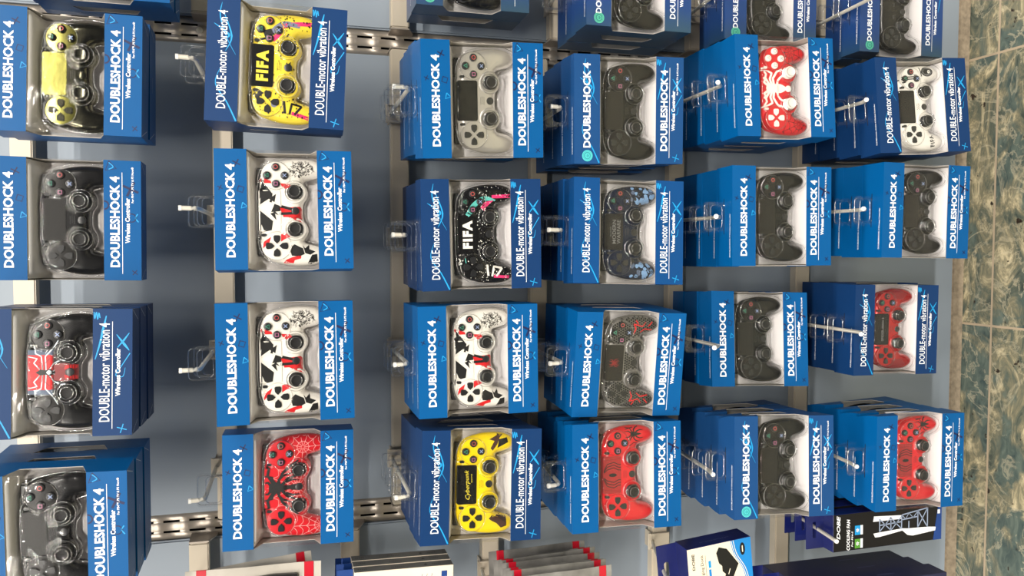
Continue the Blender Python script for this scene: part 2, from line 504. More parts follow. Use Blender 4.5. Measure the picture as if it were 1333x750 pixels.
def topf(P, pad=True):
    P = np.atleast_2d(np.asarray(P, float))
    h = hfront(P)
    if pad: h = np.where((abs(P[:, 0]) < 31) & (P[:, 1] > -7) & (P[:, 1] < 25), np.maximum(h, 16.0), h)
    for c in CL: h = np.where(np.hypot(P[:, 0] - c[0], P[:, 1] - c[1]) < 20.5, np.maximum(h, 16.4), h)
    for c in ST: h = np.where(np.hypot(P[:, 0] - c[0], P[:, 1] - c[1]) < 16.3, np.maximum(h, 17.0), h)
    return h

def tri_inside(loop, pts):
    n = len(loop)
    V = [Vector(p) for p in loop] + [Vector(p) for p in pts]
    r = delaunay_2d_cdt(V, [(i, (i + 1) % n) for i in range(n)], [], 1, 1e-5)
    return [tuple(v) for v in r[0]], [tuple(f) for f in r[2]]

def body_mesh():
    pts = []
    nrm = OB - np.roll(OA, 1, 0)
    nrm /= np.linalg.norm(nrm, axis=1)[:, None] + 1e-9
    nin = np.stack([nrm[:, 1], -nrm[:, 0]], 1)
    if odist(OA[:1] + nin[:1] * 2)[0] < 0: nin = -nin
    for ins, st in ((1.0, 1), (3.0, 1), (6.0, 2), (9.5, 2)):
        Q = (OA + nin * ins)[::st]
        ok = odist(Q) > ins * 0.92
        pts += [tuple(q) for q in Q[ok]]
    g = np.array([(x, z) for x in np.arange(-78, 79, 5.0) for z in np.arange(-68, 24, 5.0)])
    pts += [tuple(q) for q in g[odist(g) > 12]]
    V, F = tri_inside(OUTL, pts)
    A = np.array(V)
    h = hfront(A); d = np.maximum(odist(A), 0)
    hb = 13 * np.sqrt(np.maximum(0, 1 - (1 - np.minimum(d / 12, 1)) ** 2))
    n = len(V)
    v = [(a[0], -hh, a[1]) for a, hh in zip(A, h)]
    back = {}
    vb = list(v)
    for i in range(n):
        if d[i] < 1e-3: back[i] = i
        else: back[i] = len(vb); vb.append((A[i][0], hb[i], A[i][1]))
    f = list(F) + [tuple(back[i] for i in q[::-1]) for q in F]
    return vb, f
BODY_V, BODY_F = body_mesh()

class Draw:
    """prints shapes onto the controller's face"""
    def __init__(s, pad=True): s.mb = MB(); s.mats = []; s.lift = 0.25; s.pad = pad
    def mi(s, m):
        if m not in s.mats: s.mats.append(m)
        return s.mats.index(m)
    def put(s, V, F, m):
        A = np.array(V, float)
        h = topf(A, s.pad) + s.lift
        s.lift += 0.004
        ok = odist(A) > 0.3
        F = [q for q in F if all(ok[i] for i in q)]
        s.mb.add([(a[0], -hh, a[1]) for a, hh in zip(A, h)], F, s.mi(m))
    def line(s, pts, w, m, curve=False):
        if curve: pts = smooth(pts, 4)
        if isinstance(w, (list, tuple)): w = np.interp(np.linspace(0, 1, len(pts)), np.linspace(0, 1, len(w)), w).tolist()
        V, F = stroke2d(pts, w, 2.5)
        s.put(V, F, m)
    def poly(s, pts, m, step=3.0):
        P = np.array(pts); lo, hi = P.min(0), P.max(0)
        loop = []
        for i in range(len(P)):
            a, b = P[i], P[(i + 1) % len(P)]
            n = max(1, int(np.linalg.norm(b - a) / step))
            loop += [tuple(a + (b - a) * k / n) for k in range(n)]
        g = [(x, z) for x in np.arange(lo[0] + step / 2, hi[0], step) for z in np.arange(lo[1] + step / 2, hi[1], step)]
        V, F = tri_inside(loop, g)
        s.put(V, F, m)
    def text(s, t, x, z, w, h, m, bold=0.0, rot=0.0, shear=0.0, space=1.0):
        P, F = text2d(t, w, h, bold, shear, 2, space)
        c, sn = math.cos(rot), math.sin(rot)
        s.put([(x + a * c - b * sn, z + a * sn + b * c) for a, b in P], F, m)
    def ell(s, x, z, a, b, m, n=20):
        s.poly([(x + a * math.cos(2 * math.pi * k / n), z + b * math.sin(2 * math.pi * k / n)) for k in range(n)], m)
    def specks(s, n, m, r0, r1, reg=None, seed=1):
        R = random.Random(seed); k = 0
        while k < n:
            x, z = R.uniform(-79, 79), R.uniform(-68, 25)
            if reg and not reg(x, z): continue
            if odist([(x, z)])[0] < 2.5: k += 1; continue
            if abs(x) < 31 and -7 < z < 25: k += 1; continue
            r = R.uniform(r0, r1); a = R.uniform(0, 3)
            s.put([(x + r * math.cos(a + q * 1.57) * (1.6 if q % 2 else 0.8), z + r * math.sin(a + q * 1.57)) for q in range(4)], [(0, 1, 2, 3)], m)
            k += 1
    def web(s, cx, cz, m, reg, w=0.55, nr=13, rings=7, dr=8.0, a0=0.0):
        def cut(pts):
            P = smooth(pts, 4); run = []
            for p in P + [None]:
                if p is not None and reg(*p) and odist([p])[0] > 1.0: run.append(p)
                else:
                    if len(run) > 1: s.line(run, w, m)
                    run = []
        A = [a0 + 2 * math.pi * k / nr for k in range(nr)]
        for a in A:
            cut([(cx + r * math.cos(a), cz + r * math.sin(a)) for r in (2, 15, 30, 45, 60)])
        for q in range(1, rings + 1):
            r = dr * q
            for i in range(nr):
                a, b = A[i], A[(i + 1) % nr] + (2 * math.pi if i == nr - 1 else 0)
                mid = (a + b) / 2
                cut([(cx + r * math.cos(a), cz + r * math.sin(a)), (cx + r * .84 * math.cos(mid), cz + r * .84 * math.sin(mid)), (cx + r * math.cos(b), cz + r * math.sin(b))])
    def spider(s, x, z, k, m, w=1.6, up=1):
        """body, head and eight bent legs; k = size in mm of half the span"""
        s.poly([(x + k * a, z + k * up * b) for a, b in smooth([(0, .22), (.09, .1), (.12, -.1), (.13, -.35), (.08, -.62), (0, -.85), (-.08, -.62), (-.13, -.35), (-.12, -.1), (-.09, .1)], 3, True)], m, 2.5)
        for sg in (-1, 1):
            for pts in ([(.05, .1), (.22, .45), (.3, .5), (.26, .95)], [(.08, .02), (.42, .3), (.55, .3), (.66, .85)],
                        [(.08, -.05), (.42, -.02), (.62, -.25), (.78, -.75)], [(.08, -.12), (.28, -.35), (.40, -.7), (.36, -1.05)]):
                s.line([(x + sg * k * a, z + k * up * b) for a, b in pts], [w * 1.3, w * 1.2, w, w * .35], m)

K = {}
def cm(n, rgb, rough=0.3, metal=0.0, coat=0.35): return mat('controller_' + n, rgb, rough, metal, coat)
C_BLACK = mat('controller_black', (17, 17, 18), 0.22, 0.0, 0.0, 0.4); C_DISC = mat('controller_black_satin', (31, 30, 29), 0.3, 0, 0, 0.3)
C_BTN = cm('button_dark', (30, 31, 33), 0.3); C_STICK = mat('controller_stick_rubber', (26, 26, 27), 0.5, 0, 0, 0.25)
C_WHITE = cm('white', (226, 222, 214)); C_RED = cm('red', (196, 22, 34)); C_YEL = cm('yellow', (228, 200, 14))
C_PALE_YEL = cm('pale_yellow', (226, 204, 62)); C_SILV = cm('silver', (192, 188, 180), 0.3, 0.6)
C_CHROME = mat('controller_smoked_chrome', (84, 82, 68), 0.14, 1.0, 0, bump=.06, bscale=60); C_GOLD = mat('controller_gold_chrome', (146, 142, 76), 0.2, 1.0, 0, bump=.12, bscale=45)
C_NAVY = mat('controller_midnight', (20, 27, 44), 0.24, 0, 0, 0.4); C_HEX = cm('pewter', (120, 118, 114), 0.35, 0.4); C_REDM = cm('metallic_red', (176, 34, 36), 0.25, 0.45)
P_BLACK = mat('ink_black', (18, 18, 19), 0.4); P_RED = mat('ink_red', (200, 26, 32), 0.4); P_WHITE = mat('ink_white', (232, 228, 220), 0.4)
P_PINK = mat('ink_pink', (214, 44, 108), 0.4); P_TEAL = mat('ink_teal', (84, 178, 170), 0.4); P_GREY = mat('ink_grey', (112, 118, 140), 0.4)
P_SILV = mat('ink_silver', (176, 184, 190), 0.35, 0.5); P_BLUE = mat('ink_slate', (74, 88, 112), 0.4); P_YEL = mat('ink_yellow', (226, 206, 60), 0.4)
P_DRED = mat('ink_dark_red', (120, 22, 28), 0.4); P_PALE = mat('ink_rose', (236, 170, 168), 0.4); P_BROWN = mat('ink_umber', (62, 34, 28), 0.5)
P_ICE = mat('ink_ice', (112, 146, 184), 0.4); P_DIM = mat('ink_dim', (104, 104, 104), 0.4)
SYM = {'tri': mat('symbol_green', (70, 170, 140), 0.4), 'cir': mat('symbol_red', (196, 84, 80), 0.4), 'cro': mat('symbol_blue', (150, 170, 214), 0.4), 'squ': mat('symbol_pink', (202, 120, 160), 0.4)}

def pxm(yc, xc, s, sz=None):
    sz = sz or s
    return lambda pts: [((yc - y) / s, (xc - x) / sz) for x, y in pts]
def art_none(d): pass
def art_spider_dark(d):
    d.poly([(-31, 24.6), (31, 24.6), (31, -7), (-31, -7)], P_BLUE)
    d.poly([(-24, 24.4), (24, 24.4), (24, -7), (-24, -7)], P_RED)
    d.poly([(-11, -7.2), (11, -7.2), (13, -20), (10, -37), (-10, -37), (-13, -20)], P_DRED)
    d.poly([(-10, -22), (-4, -20), (-5, -36), (-10, -36)], P_RED); d.poly([(10, -22), (4, -20), (5, -36), (10, -36)], P_RED)
    for sg in (-1, 1):
        for pts in ([(2, 8), (13, 17), (19, 13), (22, 24)], [(3, 6), (22, 8), (26, 15), (37, 16)], [(3, 2), (22, 3), (35, -8), (44, -13)], [(3, -2), (12, -7), (17, -16), (16, -22)]):
            d.line([(sg * a, b) for a, b in pts], [1.2, 1.5, 1.4, .8], P_SILV)
            d.line([(sg * (a * .55), b * .6 + 2) for a, b in pts[:3]], .7, P_BLACK)
    d.poly([(0, 15), (4, 9), (3, 2), (5, -4), (0, -10), (-5, -4), (-3, 2), (-4, 9)], P_BLACK)
    d.poly([(0, 2), (3.5, -1), (1.6, -5), (3.5, -9), (0, -7), (-3.5, -9), (-1.6, -5), (-3.5, -1)], P_SILV)
def vlogo(d, m, k=1.0, x0=-58, z0=-26):
    d.poly([(x0 - 9, z0 + 3), (x0 + 9, z0 + 5), (x0 + 9, z0 + 1.5), (x0 - 9, z0 - .5)], m)
    d.line([(x0 - 10, z0 - 5), (x0 + 6, z0 - 8), (x0 + 3, z0 - 22)], 3.2, m)
    d.line([(x0 + 3, z0 - 22), (x0 - 10, z0 - 12)], 3.2, m)
def art_yellow(d):
    d.text('FIFA', 0, 9, 45, 17, P_YEL, 0.055, space=1.22)
    d.line([(38, -4), (48, -14), (58, -17), (64, -36), (66, -60)], [7, 6, 6, 6, 6], P_PINK, True)
    d.line([(42, 2), (55, -9), (63, -22), (61, -42)], [6, 8, 8, 5], P_GREY, True)
    d.poly([(40, 6), (50, 10), (54, -2), (46, -6)], P_BLACK); d.line([(36, 16), (40, 2), (36, 18)], 3, P_BLACK)
    d.poly([(-34, 14), (-40, 6), (-46, 12), (-50, 4), (-52, 14), (-44, 20)], P_BLACK); d.line([(-40, 18), (-48, 24)], 3, P_BLACK)
    d.ell(-55, -9, 4.5, 4.5, P_GREY)
    vlogo(d, P_BLACK); d.line([(-66, -34), (-72, -60)], 5, P_PINK)
    d.specks(300, P_BLACK, .6, 1.5, None, 3)
def art_blackball(d):
    d.text('FIFA', 0, 8.5, 45, 16, P_WHITE, 0.055, space=1.22)
    d.line([(30, 9), (36, 4), (48, -4), (57, -20), (54, -38)], [6, 9, 8, 8, 2], P_TEAL, True)
    d.line([(40, -16), (48, -22), (54, -34)], [7, 8, 1], P_PINK); d.line([(60, -32), (61, -66)], [5, 6], P_PINK)
    vlogo(d, P_WHITE); d.line([(-68, -34), (-70, -60)], 4.5, P_PINK)
    d.ell(-42, 22, 3.6, 2.4, P_WHITE); d.line([(-38, 13), (-46, 12)], 1.2, P_TEAL); d.ell(-48, 22, 1.2, 2, P_WHITE)
    d.specks(340, P_WHITE, .35, 1.0, None, 5)
def art_emblem(d):
    t = pxm(372, 160, 4.11)
    d.poly(t([(66, 335), (78, 220), (100, 215), (140, 270), (132, 290)]), P_BLACK); d.poly(t([(66, 372), (140, 435), (132, 490), (90, 500), (66, 440)]), P_BLACK)
    d.poly(t([(50, 170), (95, 190), (90, 240), (52, 340)]), P_BLACK); d.poly(t([(52, 372), (72, 440), (70, 545), (54, 560)]), P_BLACK)
    d.poly(t([(60, 348), (115, 338), (125, 310), (133, 340), (180, 352), (133, 372), (120, 395), (112, 366), (60, 360)]), P_WHITE)
    for a in ([(118, 300), (160, 270), (150, 320)], [(150, 330), (190, 345), (250, 350), (180, 375), (130, 380)], [(125, 390), (160, 430), (150, 380)], [(120, 320), (140, 260), (135, 322)], [(140, 385), (175, 400), (150, 372)]): d.poly(t(a), P_BLACK)
    d.poly(t([(182, 355), (300, 345), (330, 380), (322, 450), (270, 430), (230, 410), (200, 410)]), P_RED); d.line(t([(190, 345), (285, 372)]), 4, P_BLACK); d.line(t([(180, 390), (285, 385)]), 4, P_BLACK)
    d.poly(t([(40, 165), (75, 172), (130, 190), (135, 205), (90, 205), (70, 190), (40, 200)]), P_RED); d.poly(t([(185, 205), (235, 208), (250, 225), (215, 240), (195, 225)]), P_RED)
    d.poly(t([(185, 515), (215, 510), (240, 530), (205, 545), (185, 560)]), P_RED); d.poly(t([(75, 610), (85, 560), (128, 530), (115, 570), (90, 590)]), P_RED)
    d.poly(t([(245, 655), (300, 642), (300, 662), (262, 672), (250, 706), (190, 690), (215, 668)]), P_RED); d.line(t([(100, 665), (200, 700)]), 2, P_RED)
    d.poly(t([(235, 600), (262, 575), (290, 590), (312, 600), (322, 635), (290, 650), (245, 645)]), P_BLACK)
    d.poly(t([(310, 580), (325, 600), (350, 575), (350, 605), (385, 620), (355, 640), (325, 630), (318, 605)]), P_BLACK); d.poly(t([(365, 640), (395, 635), (400, 690), (360, 700), (340, 690)]), P_BLACK)
    R = random.Random(4)
    for k in range(150):
        a, r = R.uniform(0, 6.28), math.sqrt(R.random())
        x, z = 62 + 11.5 * r * math.cos(a), -37 + 17 * r * math.sin(a)
        p = [(x, z)]
        for q in range(3): p.append((p[-1][0] + R.uniform(-2, 2), p[-1][1] + R.uniform(-2, 2)))
        d.line(p, .55, P_BLACK)
def art_redweb(d):
    d.web(61, -33, P_PALE, lambda x, z: x > 36 and not (math.hypot(x - 52, z) < 20), .6, 11, 6, 10, .2)
    d.web(-62, -60, P_PALE, lambda x, z: x < -30 and not (math.hypot(x + 52, z) < 20), .6, 13, 6, 11, .1)
    d.web(0, -24, P_PALE, lambda x, z: abs(x) < 36, .5, 16, 5, 8, 0)
    d.spider(0, 4, 30, P_BLACK, 3.2)
    d.poly([(-5, 18), (5, 18), (8, 8), (6, -2), (-6, -2), (-8, 8)], P_BLACK)
    d.poly([(-4, -14), (4, -14), (5, -25), (0, -34), (-5, -25)], P_BLACK)
    for sg in (-1, 1):
        d.line([(sg * 6, 12), (sg * 20, 20), (sg * 30, 18), (sg * 34, 24)], [3, 4, 4, 2], P_BLACK); d.line([(sg * 6, 6), (sg * 22, -2), (sg * 30, -10), (sg * 42, -26)], [3, 4, 5, 2], P_BLACK)
        d.line([(sg * 4, 0), (sg * 14, -10), (sg * 18, -22)], [3, 4, 3], P_BLACK)
def art_cyber(d):
    P, F = text2d('Cyberpunk', 46, 9, 0.0, 0.35)
    d.put([(x, 8 + z + .06 * x) for x, z in P], F, P_YEL); d.text('2077', 10, 1.5, 14, 2, P_YEL)
    t = pxm(395, 172, 3.93)
    d.poly(t([(275, 120), (330, 95), (335, 70), (375, 50), (385, 80), (345, 110), (330, 150), (300, 190), (285, 175), (310, 130)]), P_BROWN); d.poly(t([(340, 120), (395, 110), (400, 140), (330, 175)]), P_BLACK)
    d.poly(t([(280, 610), (300, 590), (325, 600), (345, 580), (352, 540), (400, 560), (395, 660), (360, 670), (330, 640), (300, 625)]), P_BROWN); d.poly(t([(345, 560), (395, 575), (390, 640), (350, 610)]), P_BLACK)
def art_camo(d):
    d.text('MODERN', 0, 9, 40, 6.5, P_DIM, .01); d.text('WARFARE', 0, 1, 40, 6.5, P_DIM, .01); d.text('CALL OF DUTY', 0, 15, 17, 2.2, P_DIM, .01)
    R = random.Random(9)
    for sg in (-1, 1):
        for k in range(26):
            x, z = sg * R.uniform(50, 76), R.uniform(-62, -22)
            if math.hypot(x - sg * 27.5, z + 26) < 19 or math.hypot(x - sg * 52, z) < 21.5: continue
            r = R.uniform(3, 6)
            d.poly(smooth([(x + r * R.uniform(.5, 1.2) * math.cos(q * 1.05), z + r * R.uniform(.5, 1.2) * math.sin(q * 1.05)) for q in range(6)], 3, True), P_ICE if k % 5 < 3 else (P_BLUE if k % 5 == 3 else P_BLACK))
def art_hex(d):
    p = 4.3
    row = 0
    z = -66.0
    while z < 24:
        x = -80 + (p / 2 if row % 2 else 0)
        while x < 80:
            inpad = abs(x) < 32 and z > -9
            if not inpad and odist([(x, z)])[0] > 2.4 and min(math.hypot(x - c[0], z - c[1]) for c in ST) > 17.5:
                r = p * .47
                d.lift = .25
                d.put([(x + r * math.cos(math.pi / 6 + q * math.pi / 3), z + r * math.sin(math.pi / 6 + q * math.pi / 3)) for q in range(6)], [(0, 1, 2, 3, 4, 5)], P_BLACK)
            x += p
        z += p * .866; row += 1
    d.lift = .35
    for sg in (-1, 1):
        for pts in ([(48, -22), (58, -26), (66, -22), (62, -38), (70, -44)], [(52, -34), (58, -42), (56, -56)], [(66, -30), (72, -26)], [(62, -48), (70, -56)]): d.line([(sg * a, b) for a, b in pts], [1.4, 2, 1.8, 1.6, .6][:len(pts)], P_RED)
    d.spider(0, 10, 9, P_DRED, 1.4)
def art_redpad(d):
    for sg in (-1, 1):
        for k in range(3):
            o = 4.5 * k
            d.line([(sg * (4 + o * .3), 24), (sg * (9 + o), 18), (sg * (12 + o), 6), (sg * (8 + o), -2), (sg * (8 + o), -6.5)], 1.3, P_BLACK)
        d.line([(sg * 24, 24), (sg * 27, -6)], .8, P_DRED); d.line([(sg * 12, 10), (sg * 30, 11)], .8, P_DRED)
    d.ell(0, 8, 3, 7, P_BLACK)
    d.spider(66, -30, 17, P_BLACK, 1.8, 1)
    d.ell(66, -32, 3, 8, P_BLACK)
    d.line([(46, -22), (52, -30), (50, -38)], 1.2, P_BLACK); d.line([(74, -16), (77, -30)], 1.2, P_BLACK)
def art_whitespider(d):
    d.web(64, -32, P_BLACK, lambda x, z: x > 40 and not (math.hypot(x - 52, z) < 20.5), .75, 9, 4, 11, .2)
    d.web(-62, -46, P_BLACK, lambda x, z: x < -36 and not (math.hypot(x + 52, z) < 20.5), .75, 10, 5, 11, .1)
    d.poly(smooth([(0, 18), (7, 13), (6, 5), (8, -4), (7, -14), (0, -24), (-7, -14), (-8, -4), (-6, 5), (-7, 13)], 3, True), P_WHITE)
    for sg in (-1, 1):
        for pts in ([(3, 12), (10, 22), (14, 19), (20, 24)], [(4, 10), (18, 19), (24, 17), (33, 24)], [(4, 6), (16, 10), (26, 6), (30, 14), (33, 24)], [(4, 2), (17, 4), (29, -4), (33, -14)], [(4, -3), (14, -6), (22, -14), (20, -20)]):
            d.line([(sg * a, b) for a, b in pts], [4.4, 4.2, 3.8, 3.2, 2.2][:len(pts)], P_WHITE)
    d.line([(36, 17), (36, 22)], 3.5, P_WHITE); d.line([(-36, 14), (-36, 20)], 3.5, P_WHITE)
def art_whiteball(d):
    for o in (-3.5, 0.5): d.line([(54 + o, 22), (56 + o, -18)], 2.0, P_BLACK)
    d.line([(44, 19), (46, 10)], 2.2, P_BLACK); d.poly([(50, 14), (58, 14), (58, 8), (50, 8)], P_GREY); d.poly([(51, -8), (60, -8), (60, -14), (51, -14)], P_DIM)
    d.ell(66, -38, 9, 13, P_BLACK); d.ell(66, -38, 7.5, 11, P_DIM); d.ell(66, -36, 4.5, 6, P_BLACK); d.ell(66, -42, 3, 3, P_WHITE)
    d.line([(57, -26), (74, -22)], 2.0, P_BLACK)
    d.text('FIFA', -64, -40, 22, 9, P_BLACK, 0.03, rot=0.2, space=1.2)
def art_redmetal(d):
    d.text('SPIDER-MAN 2', 0, 8, 46, 5.5, P_DIM, 0.02)
    for sg in (-1, 1): d.poly([(sg * 60, -14), (sg * 74, -10), (sg * 77, -34), (sg * 70, -50), (sg * 58, -40)], P_DRED)

VAR = {  # body, disc, pad, button, stick, art
 'gold': (C_CHROME, C_GOLD, C_GOLD, C_CHROME, C_CHROME, art_none), 'black': (C_BLACK, C_DISC, C_DISC, C_BTN, C_STICK, art_none),
 'spider_dark': (C_BLACK, C_DISC, C_DISC, C_BTN, C_STICK, art_spider_dark), 'yellow': (C_PALE_YEL, C_PALE_YEL, C_BLACK, C_BTN, C_STICK, art_yellow),
 'emblem': (C_WHITE, C_WHITE, C_WHITE, C_BTN, C_STICK, art_emblem), 'redweb': (C_RED, C_RED, C_RED, C_BTN, C_STICK, art_redweb),
 'silver': (C_SILV, C_SILV, C_BLACK, C_BTN, C_STICK, art_none), 'blackball': (C_BLACK, C_BLACK, C_BLACK, C_BTN, C_STICK, art_blackball),
 'cyber': (C_YEL, C_YEL, C_BLACK, C_BTN, C_STICK, art_cyber), 'camo': (C_NAVY, C_NAVY, C_DISC, C_BTN, C_STICK, art_camo),
 'hex': (C_HEX, C_HEX, C_DISC, C_BTN, C_STICK, art_hex), 'redpad': (C_RED, C_RED, cm('pad_red', (150, 30, 36), 0.3), C_BTN, C_STICK, art_redpad),
 'redwhite': (C_RED, C_RED, C_RED, C_WHITE, C_WHITE, art_whitespider), 'whiteball': (C_WHITE, C_WHITE, C_BLACK, C_BTN, C_STICK, art_whiteball),
 'redmetal': (C_REDM, C_REDM, C_BLACK, C_BTN, C_STICK, art_redmetal), 'ps3': (C_BLACK, C_BLACK, None, C_BTN, C_STICK, art_none)}

CZ = 69.0      # grips' lower end is the base of the controller
def build_controller(var):
    body, disc, pad, btn, stick, art = VAR[var]
    t = empty('game_controller')
    S = dict(scale=0.001, shift=(0, 0, CZ * .001))
    mb = MB(); mb.add(BODY_V, BODY_F)
    for c in ST: mb.lathe(c[0], c[1], [(17.6, -8), (17.2, -14.5), (16.6, -16.2), (15.6, -17), (13.6, -17), (12.8, -16), (12.5, -10)], 30)
    mb.obj('shell', body, t, 50, **S)
    for c in CL:
        mb = MB(); mb.lathe(c[0], c[1], [(20.8, -8), (20.8, -15.6), (20.2, -16.3), (19.6, -16.4)], 32)
        mb.obj('cluster_plate', disc, t, 35, **S)
    if pad:
        mb = MB(); mb.prism(rrect(61, 31.5, 3), -9, -15.6); mb.prism(rrect(60, 30.5, 2.8), -15.6, -16.0)
        mb.v = [(x, y, z + 9) for x, y, z in mb.v]
        mb.obj('touchpad', pad, t, 35, **S)
    # direction buttons
    for k in range(4):
        a = k * math.pi / 2
        pl = [(0, 3.4), (4.2, 7.6), (4.9, 13.8), (3.2, 15.6), (-3.2, 15.6), (-4.9, 13.8), (-4.2, 7.6)]
        c, s_ = math.cos(a), math.sin(a)
        q = [(-52 + x * c - z * s_, x * s_ + z * c) for x, z in pl]
        mb = MB(); mb.prism(q, -16, -18.2)
        q2 = [(-52 + (x - (-52)) * 1.0, z) for x, z in q]
        cx, cz = sum(p[0] for p in q) / 7, sum(p[1] for p in q) / 7
        mb.prism([(cx + (x - cx) * .84, cz + (z - cz) * .84) for x, z in q2], -18.2, -18.9)
        mb.obj('direction_button', btn, t, 35, **S)
    for (dx, dz), sy in (((0, 12.5), 'tri'), ((12.5, 0), 'cir'), ((0, -12.5), 'cro'), ((-12.5, 0), 'squ')):
        x, z = 52 + dx, dz
        mb = MB(); mb.lathe(x, z, [(5.9, -15), (5.9, -18.6), (5.3, -19.5), (4.2, -19.9)], 20)
        b = mb.obj('action_button', btn, t, 35, **S)
        mb = MB()
        if sy == 'tri': pl = [(0, 3.1), (2.9, -1.9), (-2.9, -1.9), (0, 3.1), (2.0, -.4)]
        elif sy == 'cir': pl = [(2.8 * math.cos(q * .4488), 2.8 * math.sin(q * .4488)) for q in range(15)]
        elif sy == 'squ': pl = [(-2.3, 2.3), (2.3, 2.3), (2.3, -2.3), (-2.3, -2.3), (-2.3, 2.3), (0, 2.3)]
        if sy == 'cro':
            for a in ((-2.5, -2.5, 2.5, 2.5), (-2.5, 2.5, 2.5, -2.5)):
                V, F = stroke2d([(a[0], a[1]), (a[2], a[3])], .8); mb.add([(x + p[0], -20.02, z + p[1]) for p in V], F)
        else:
            V, F = stroke2d(pl, .8); mb.add([(x + p[0], -20.02, z + p[1]) for p in V], F)
        sm = SYM[sy] if var != 'redwhite' else mat('symbol_grey', (150, 150, 150), .4)
        mb.obj('button_symbol', sm, b, 35, **S)
    for c in ST:
        mb = MB(); mb.lathe(c[0], c[1], [(12.6, -13), (9, -16.5), (5.5, -18), (5.2, -22), (9.2, -22.6), (10, -23.5), (10, -24.6), (9.4, -25.6), (8.2, -25.8), (7.2, -24.7), (4, -24.3)], 26)
        mb.obj('analog_stick', stick, t, 30, **S)
    for sg in (-1, 1):
        mb = MB()
        if pad: mb.prism([(sg * 36 + a, 17.5 + b) for a, b in rrect(4.2, 7.5, 2)], -12, -16.2)
        else: mb.prism([(sg * 12 + a, -5 + b) for a, b in rrect(7, 4, 1.8)], -12, -16.2)
        mb.obj('option_button', btn, t, 35, **S)
        mb = MB(); mb.box(*(sorted((sg * 37, sg * 66))), -3, 11, 16, 29.5, 0, 3, 3)
        mb.obj('shoulder_button', C_BTN if var != 'silver' else C_BLACK, t, 40, **S)
    mb = MB(); mb.lathe(0, -27, [(5.8, -12), (5.8, -15.2), (5.2, -16), (4, -16.3)], 20)
    mb.obj('home_button', btn, t, 35, **S)
    if pad:
        mb = MB()
        for r_ in range(3):
            for q in range(5): mb.lathe((q - 2) * 2.4 + (1.2 if r_ % 2 else 0), -12 - r_ * 2.6, [(.7, -15.0), (.7, -15.15)], 6)
        mb.obj('speaker_grille', P_BLACK, t, 35, **S)
    d = Draw(bool(pad)); art(d)
    if d.mb.f: d.mb.obj('printed_pattern', d.mats, t, 60, **S)
    return t
CPROTO = {}
def controller(var, M, label):
    if var not in CPROTO: CPROTO[var] = build_controller(var); t = CPROTO[var]
    else: t = copy_tree(CPROTO[var])
    t.matrix_world = M
    tag(t, label, 'game controller', 'game controllers in the window boxes')
    return t

# ------------------------------------------------------------------ window boxes
W, H, D = 0.175, 0.1937, 0.056
ZB, ZT = 0.050, 0.149            # window's lower and upper edge on the front
w2, d2 = W / 2, D / 2
def carton_mesh(pinch=0.0):
    mb = MB(); V = {}; verts = []; F = []
    def vid(x, y, z):
        k = (round(x, 5), round(y, 5), round(z, 5))
        if k not in V: V[k] = len(verts); verts.append((x, y, z))
        return V[k]
    def face(pts, mi=0): F.append(([vid(*p) for p in pts], mi))
    ys = [-d2, -d2 * .5, 0, d2 * .5, d2]
    def xe(y): return w2 - pinch * ((y + d2) / D) ** 1.6
    face([(-w2, -d2, 0), (w2, -d2, 0), (w2, -d2, ZB), (-w2, -d2, ZB)])
    face([(-w2, -d2, ZT), (w2, -d2, ZT), (w2, -d2, H), (-w2, -d2, H)])
    for s in (-1, 1):
        face([(s * w2, -d2, 0), (s * w2, d2, 0)] + [(s * xe(y), y, H) for y in ys[::-1]] +
             [(s * w2, -d2, ZT), (s * w2, -d2 + .026, ZT - .013), (s * w2, -d2 + .026, ZB + .009), (s * w2, -d2, ZB)])
    face([(-w2, d2, 0), (-xe(d2), d2, H), (xe(d2), d2, H), (w2, d2, 0)])
    for i in range(4):
        a, b = ys[i], ys[i + 1]
        face([(-xe(a), a, H), (xe(a), a, H), (xe(b), b, H), (-xe(b), b, H)])
    face([(-w2, -d2, 0), (-w2, d2, 0), (w2, d2, 0), (w2, -d2, 0)])
    for q, mi in F:
        mb.add([verts[i] for i in q], [tuple(range(len(q)))], mi)
    return mb
def carton(style, root, pinch=0.0):
    mb = carton_mesh(pinch)
    me = bpy.data.meshes.new('carton')
    me.from_pydata(mb.v, [], mb.f)
    bm = bmesh.new(); bm.from_mesh(me)
    bmesh.ops.remove_doubles(bm, verts=bm.verts[:], dist=1e-6)
    bmesh.ops.recalc_face_normals(bm, faces=bm.faces[:])
    bm.to_mesh(me); bm.free()
    me.materials.append(CARTON[style]); me.materials.append(M_PAPER)
    o = bpy.data.objects.new('carton', me); COL.objects.link(o); o.parent = root
    sd = o.modifiers.new('board', 'SOLIDIFY'); sd.thickness = 0.0007; sd.offset = -1
    sd.material_offset = 1; sd.material_offset_rim = 1
    # fold edges on the underside and the slit on top
    mb = MB()
    for s in (-1, 1):
        V, F = stroke2d([(s * (w2 - .001), -d2 + .001), (s * (w2 - .016), d2 - .014)], .0009); mb.add([(p[0], p[1], -.0003) for p in V], F)
        V, F = stroke2d([(s * .012, -.004), (s * .0, -.004)], .0009); mb.add([(p[0], p[1], -.0003) for p in V], F)
    mb.obj('flap_fold', mat('board_edge', (196, 200, 204), .6), root)
    mb = MB(); V, F = stroke2d([(-.031, .002), (.031, .002)], .0016); mb.add([(p[0], p[1], H + .0003) for p in V], F)
    mb.obj('tab_slit', M_SLIT, root)
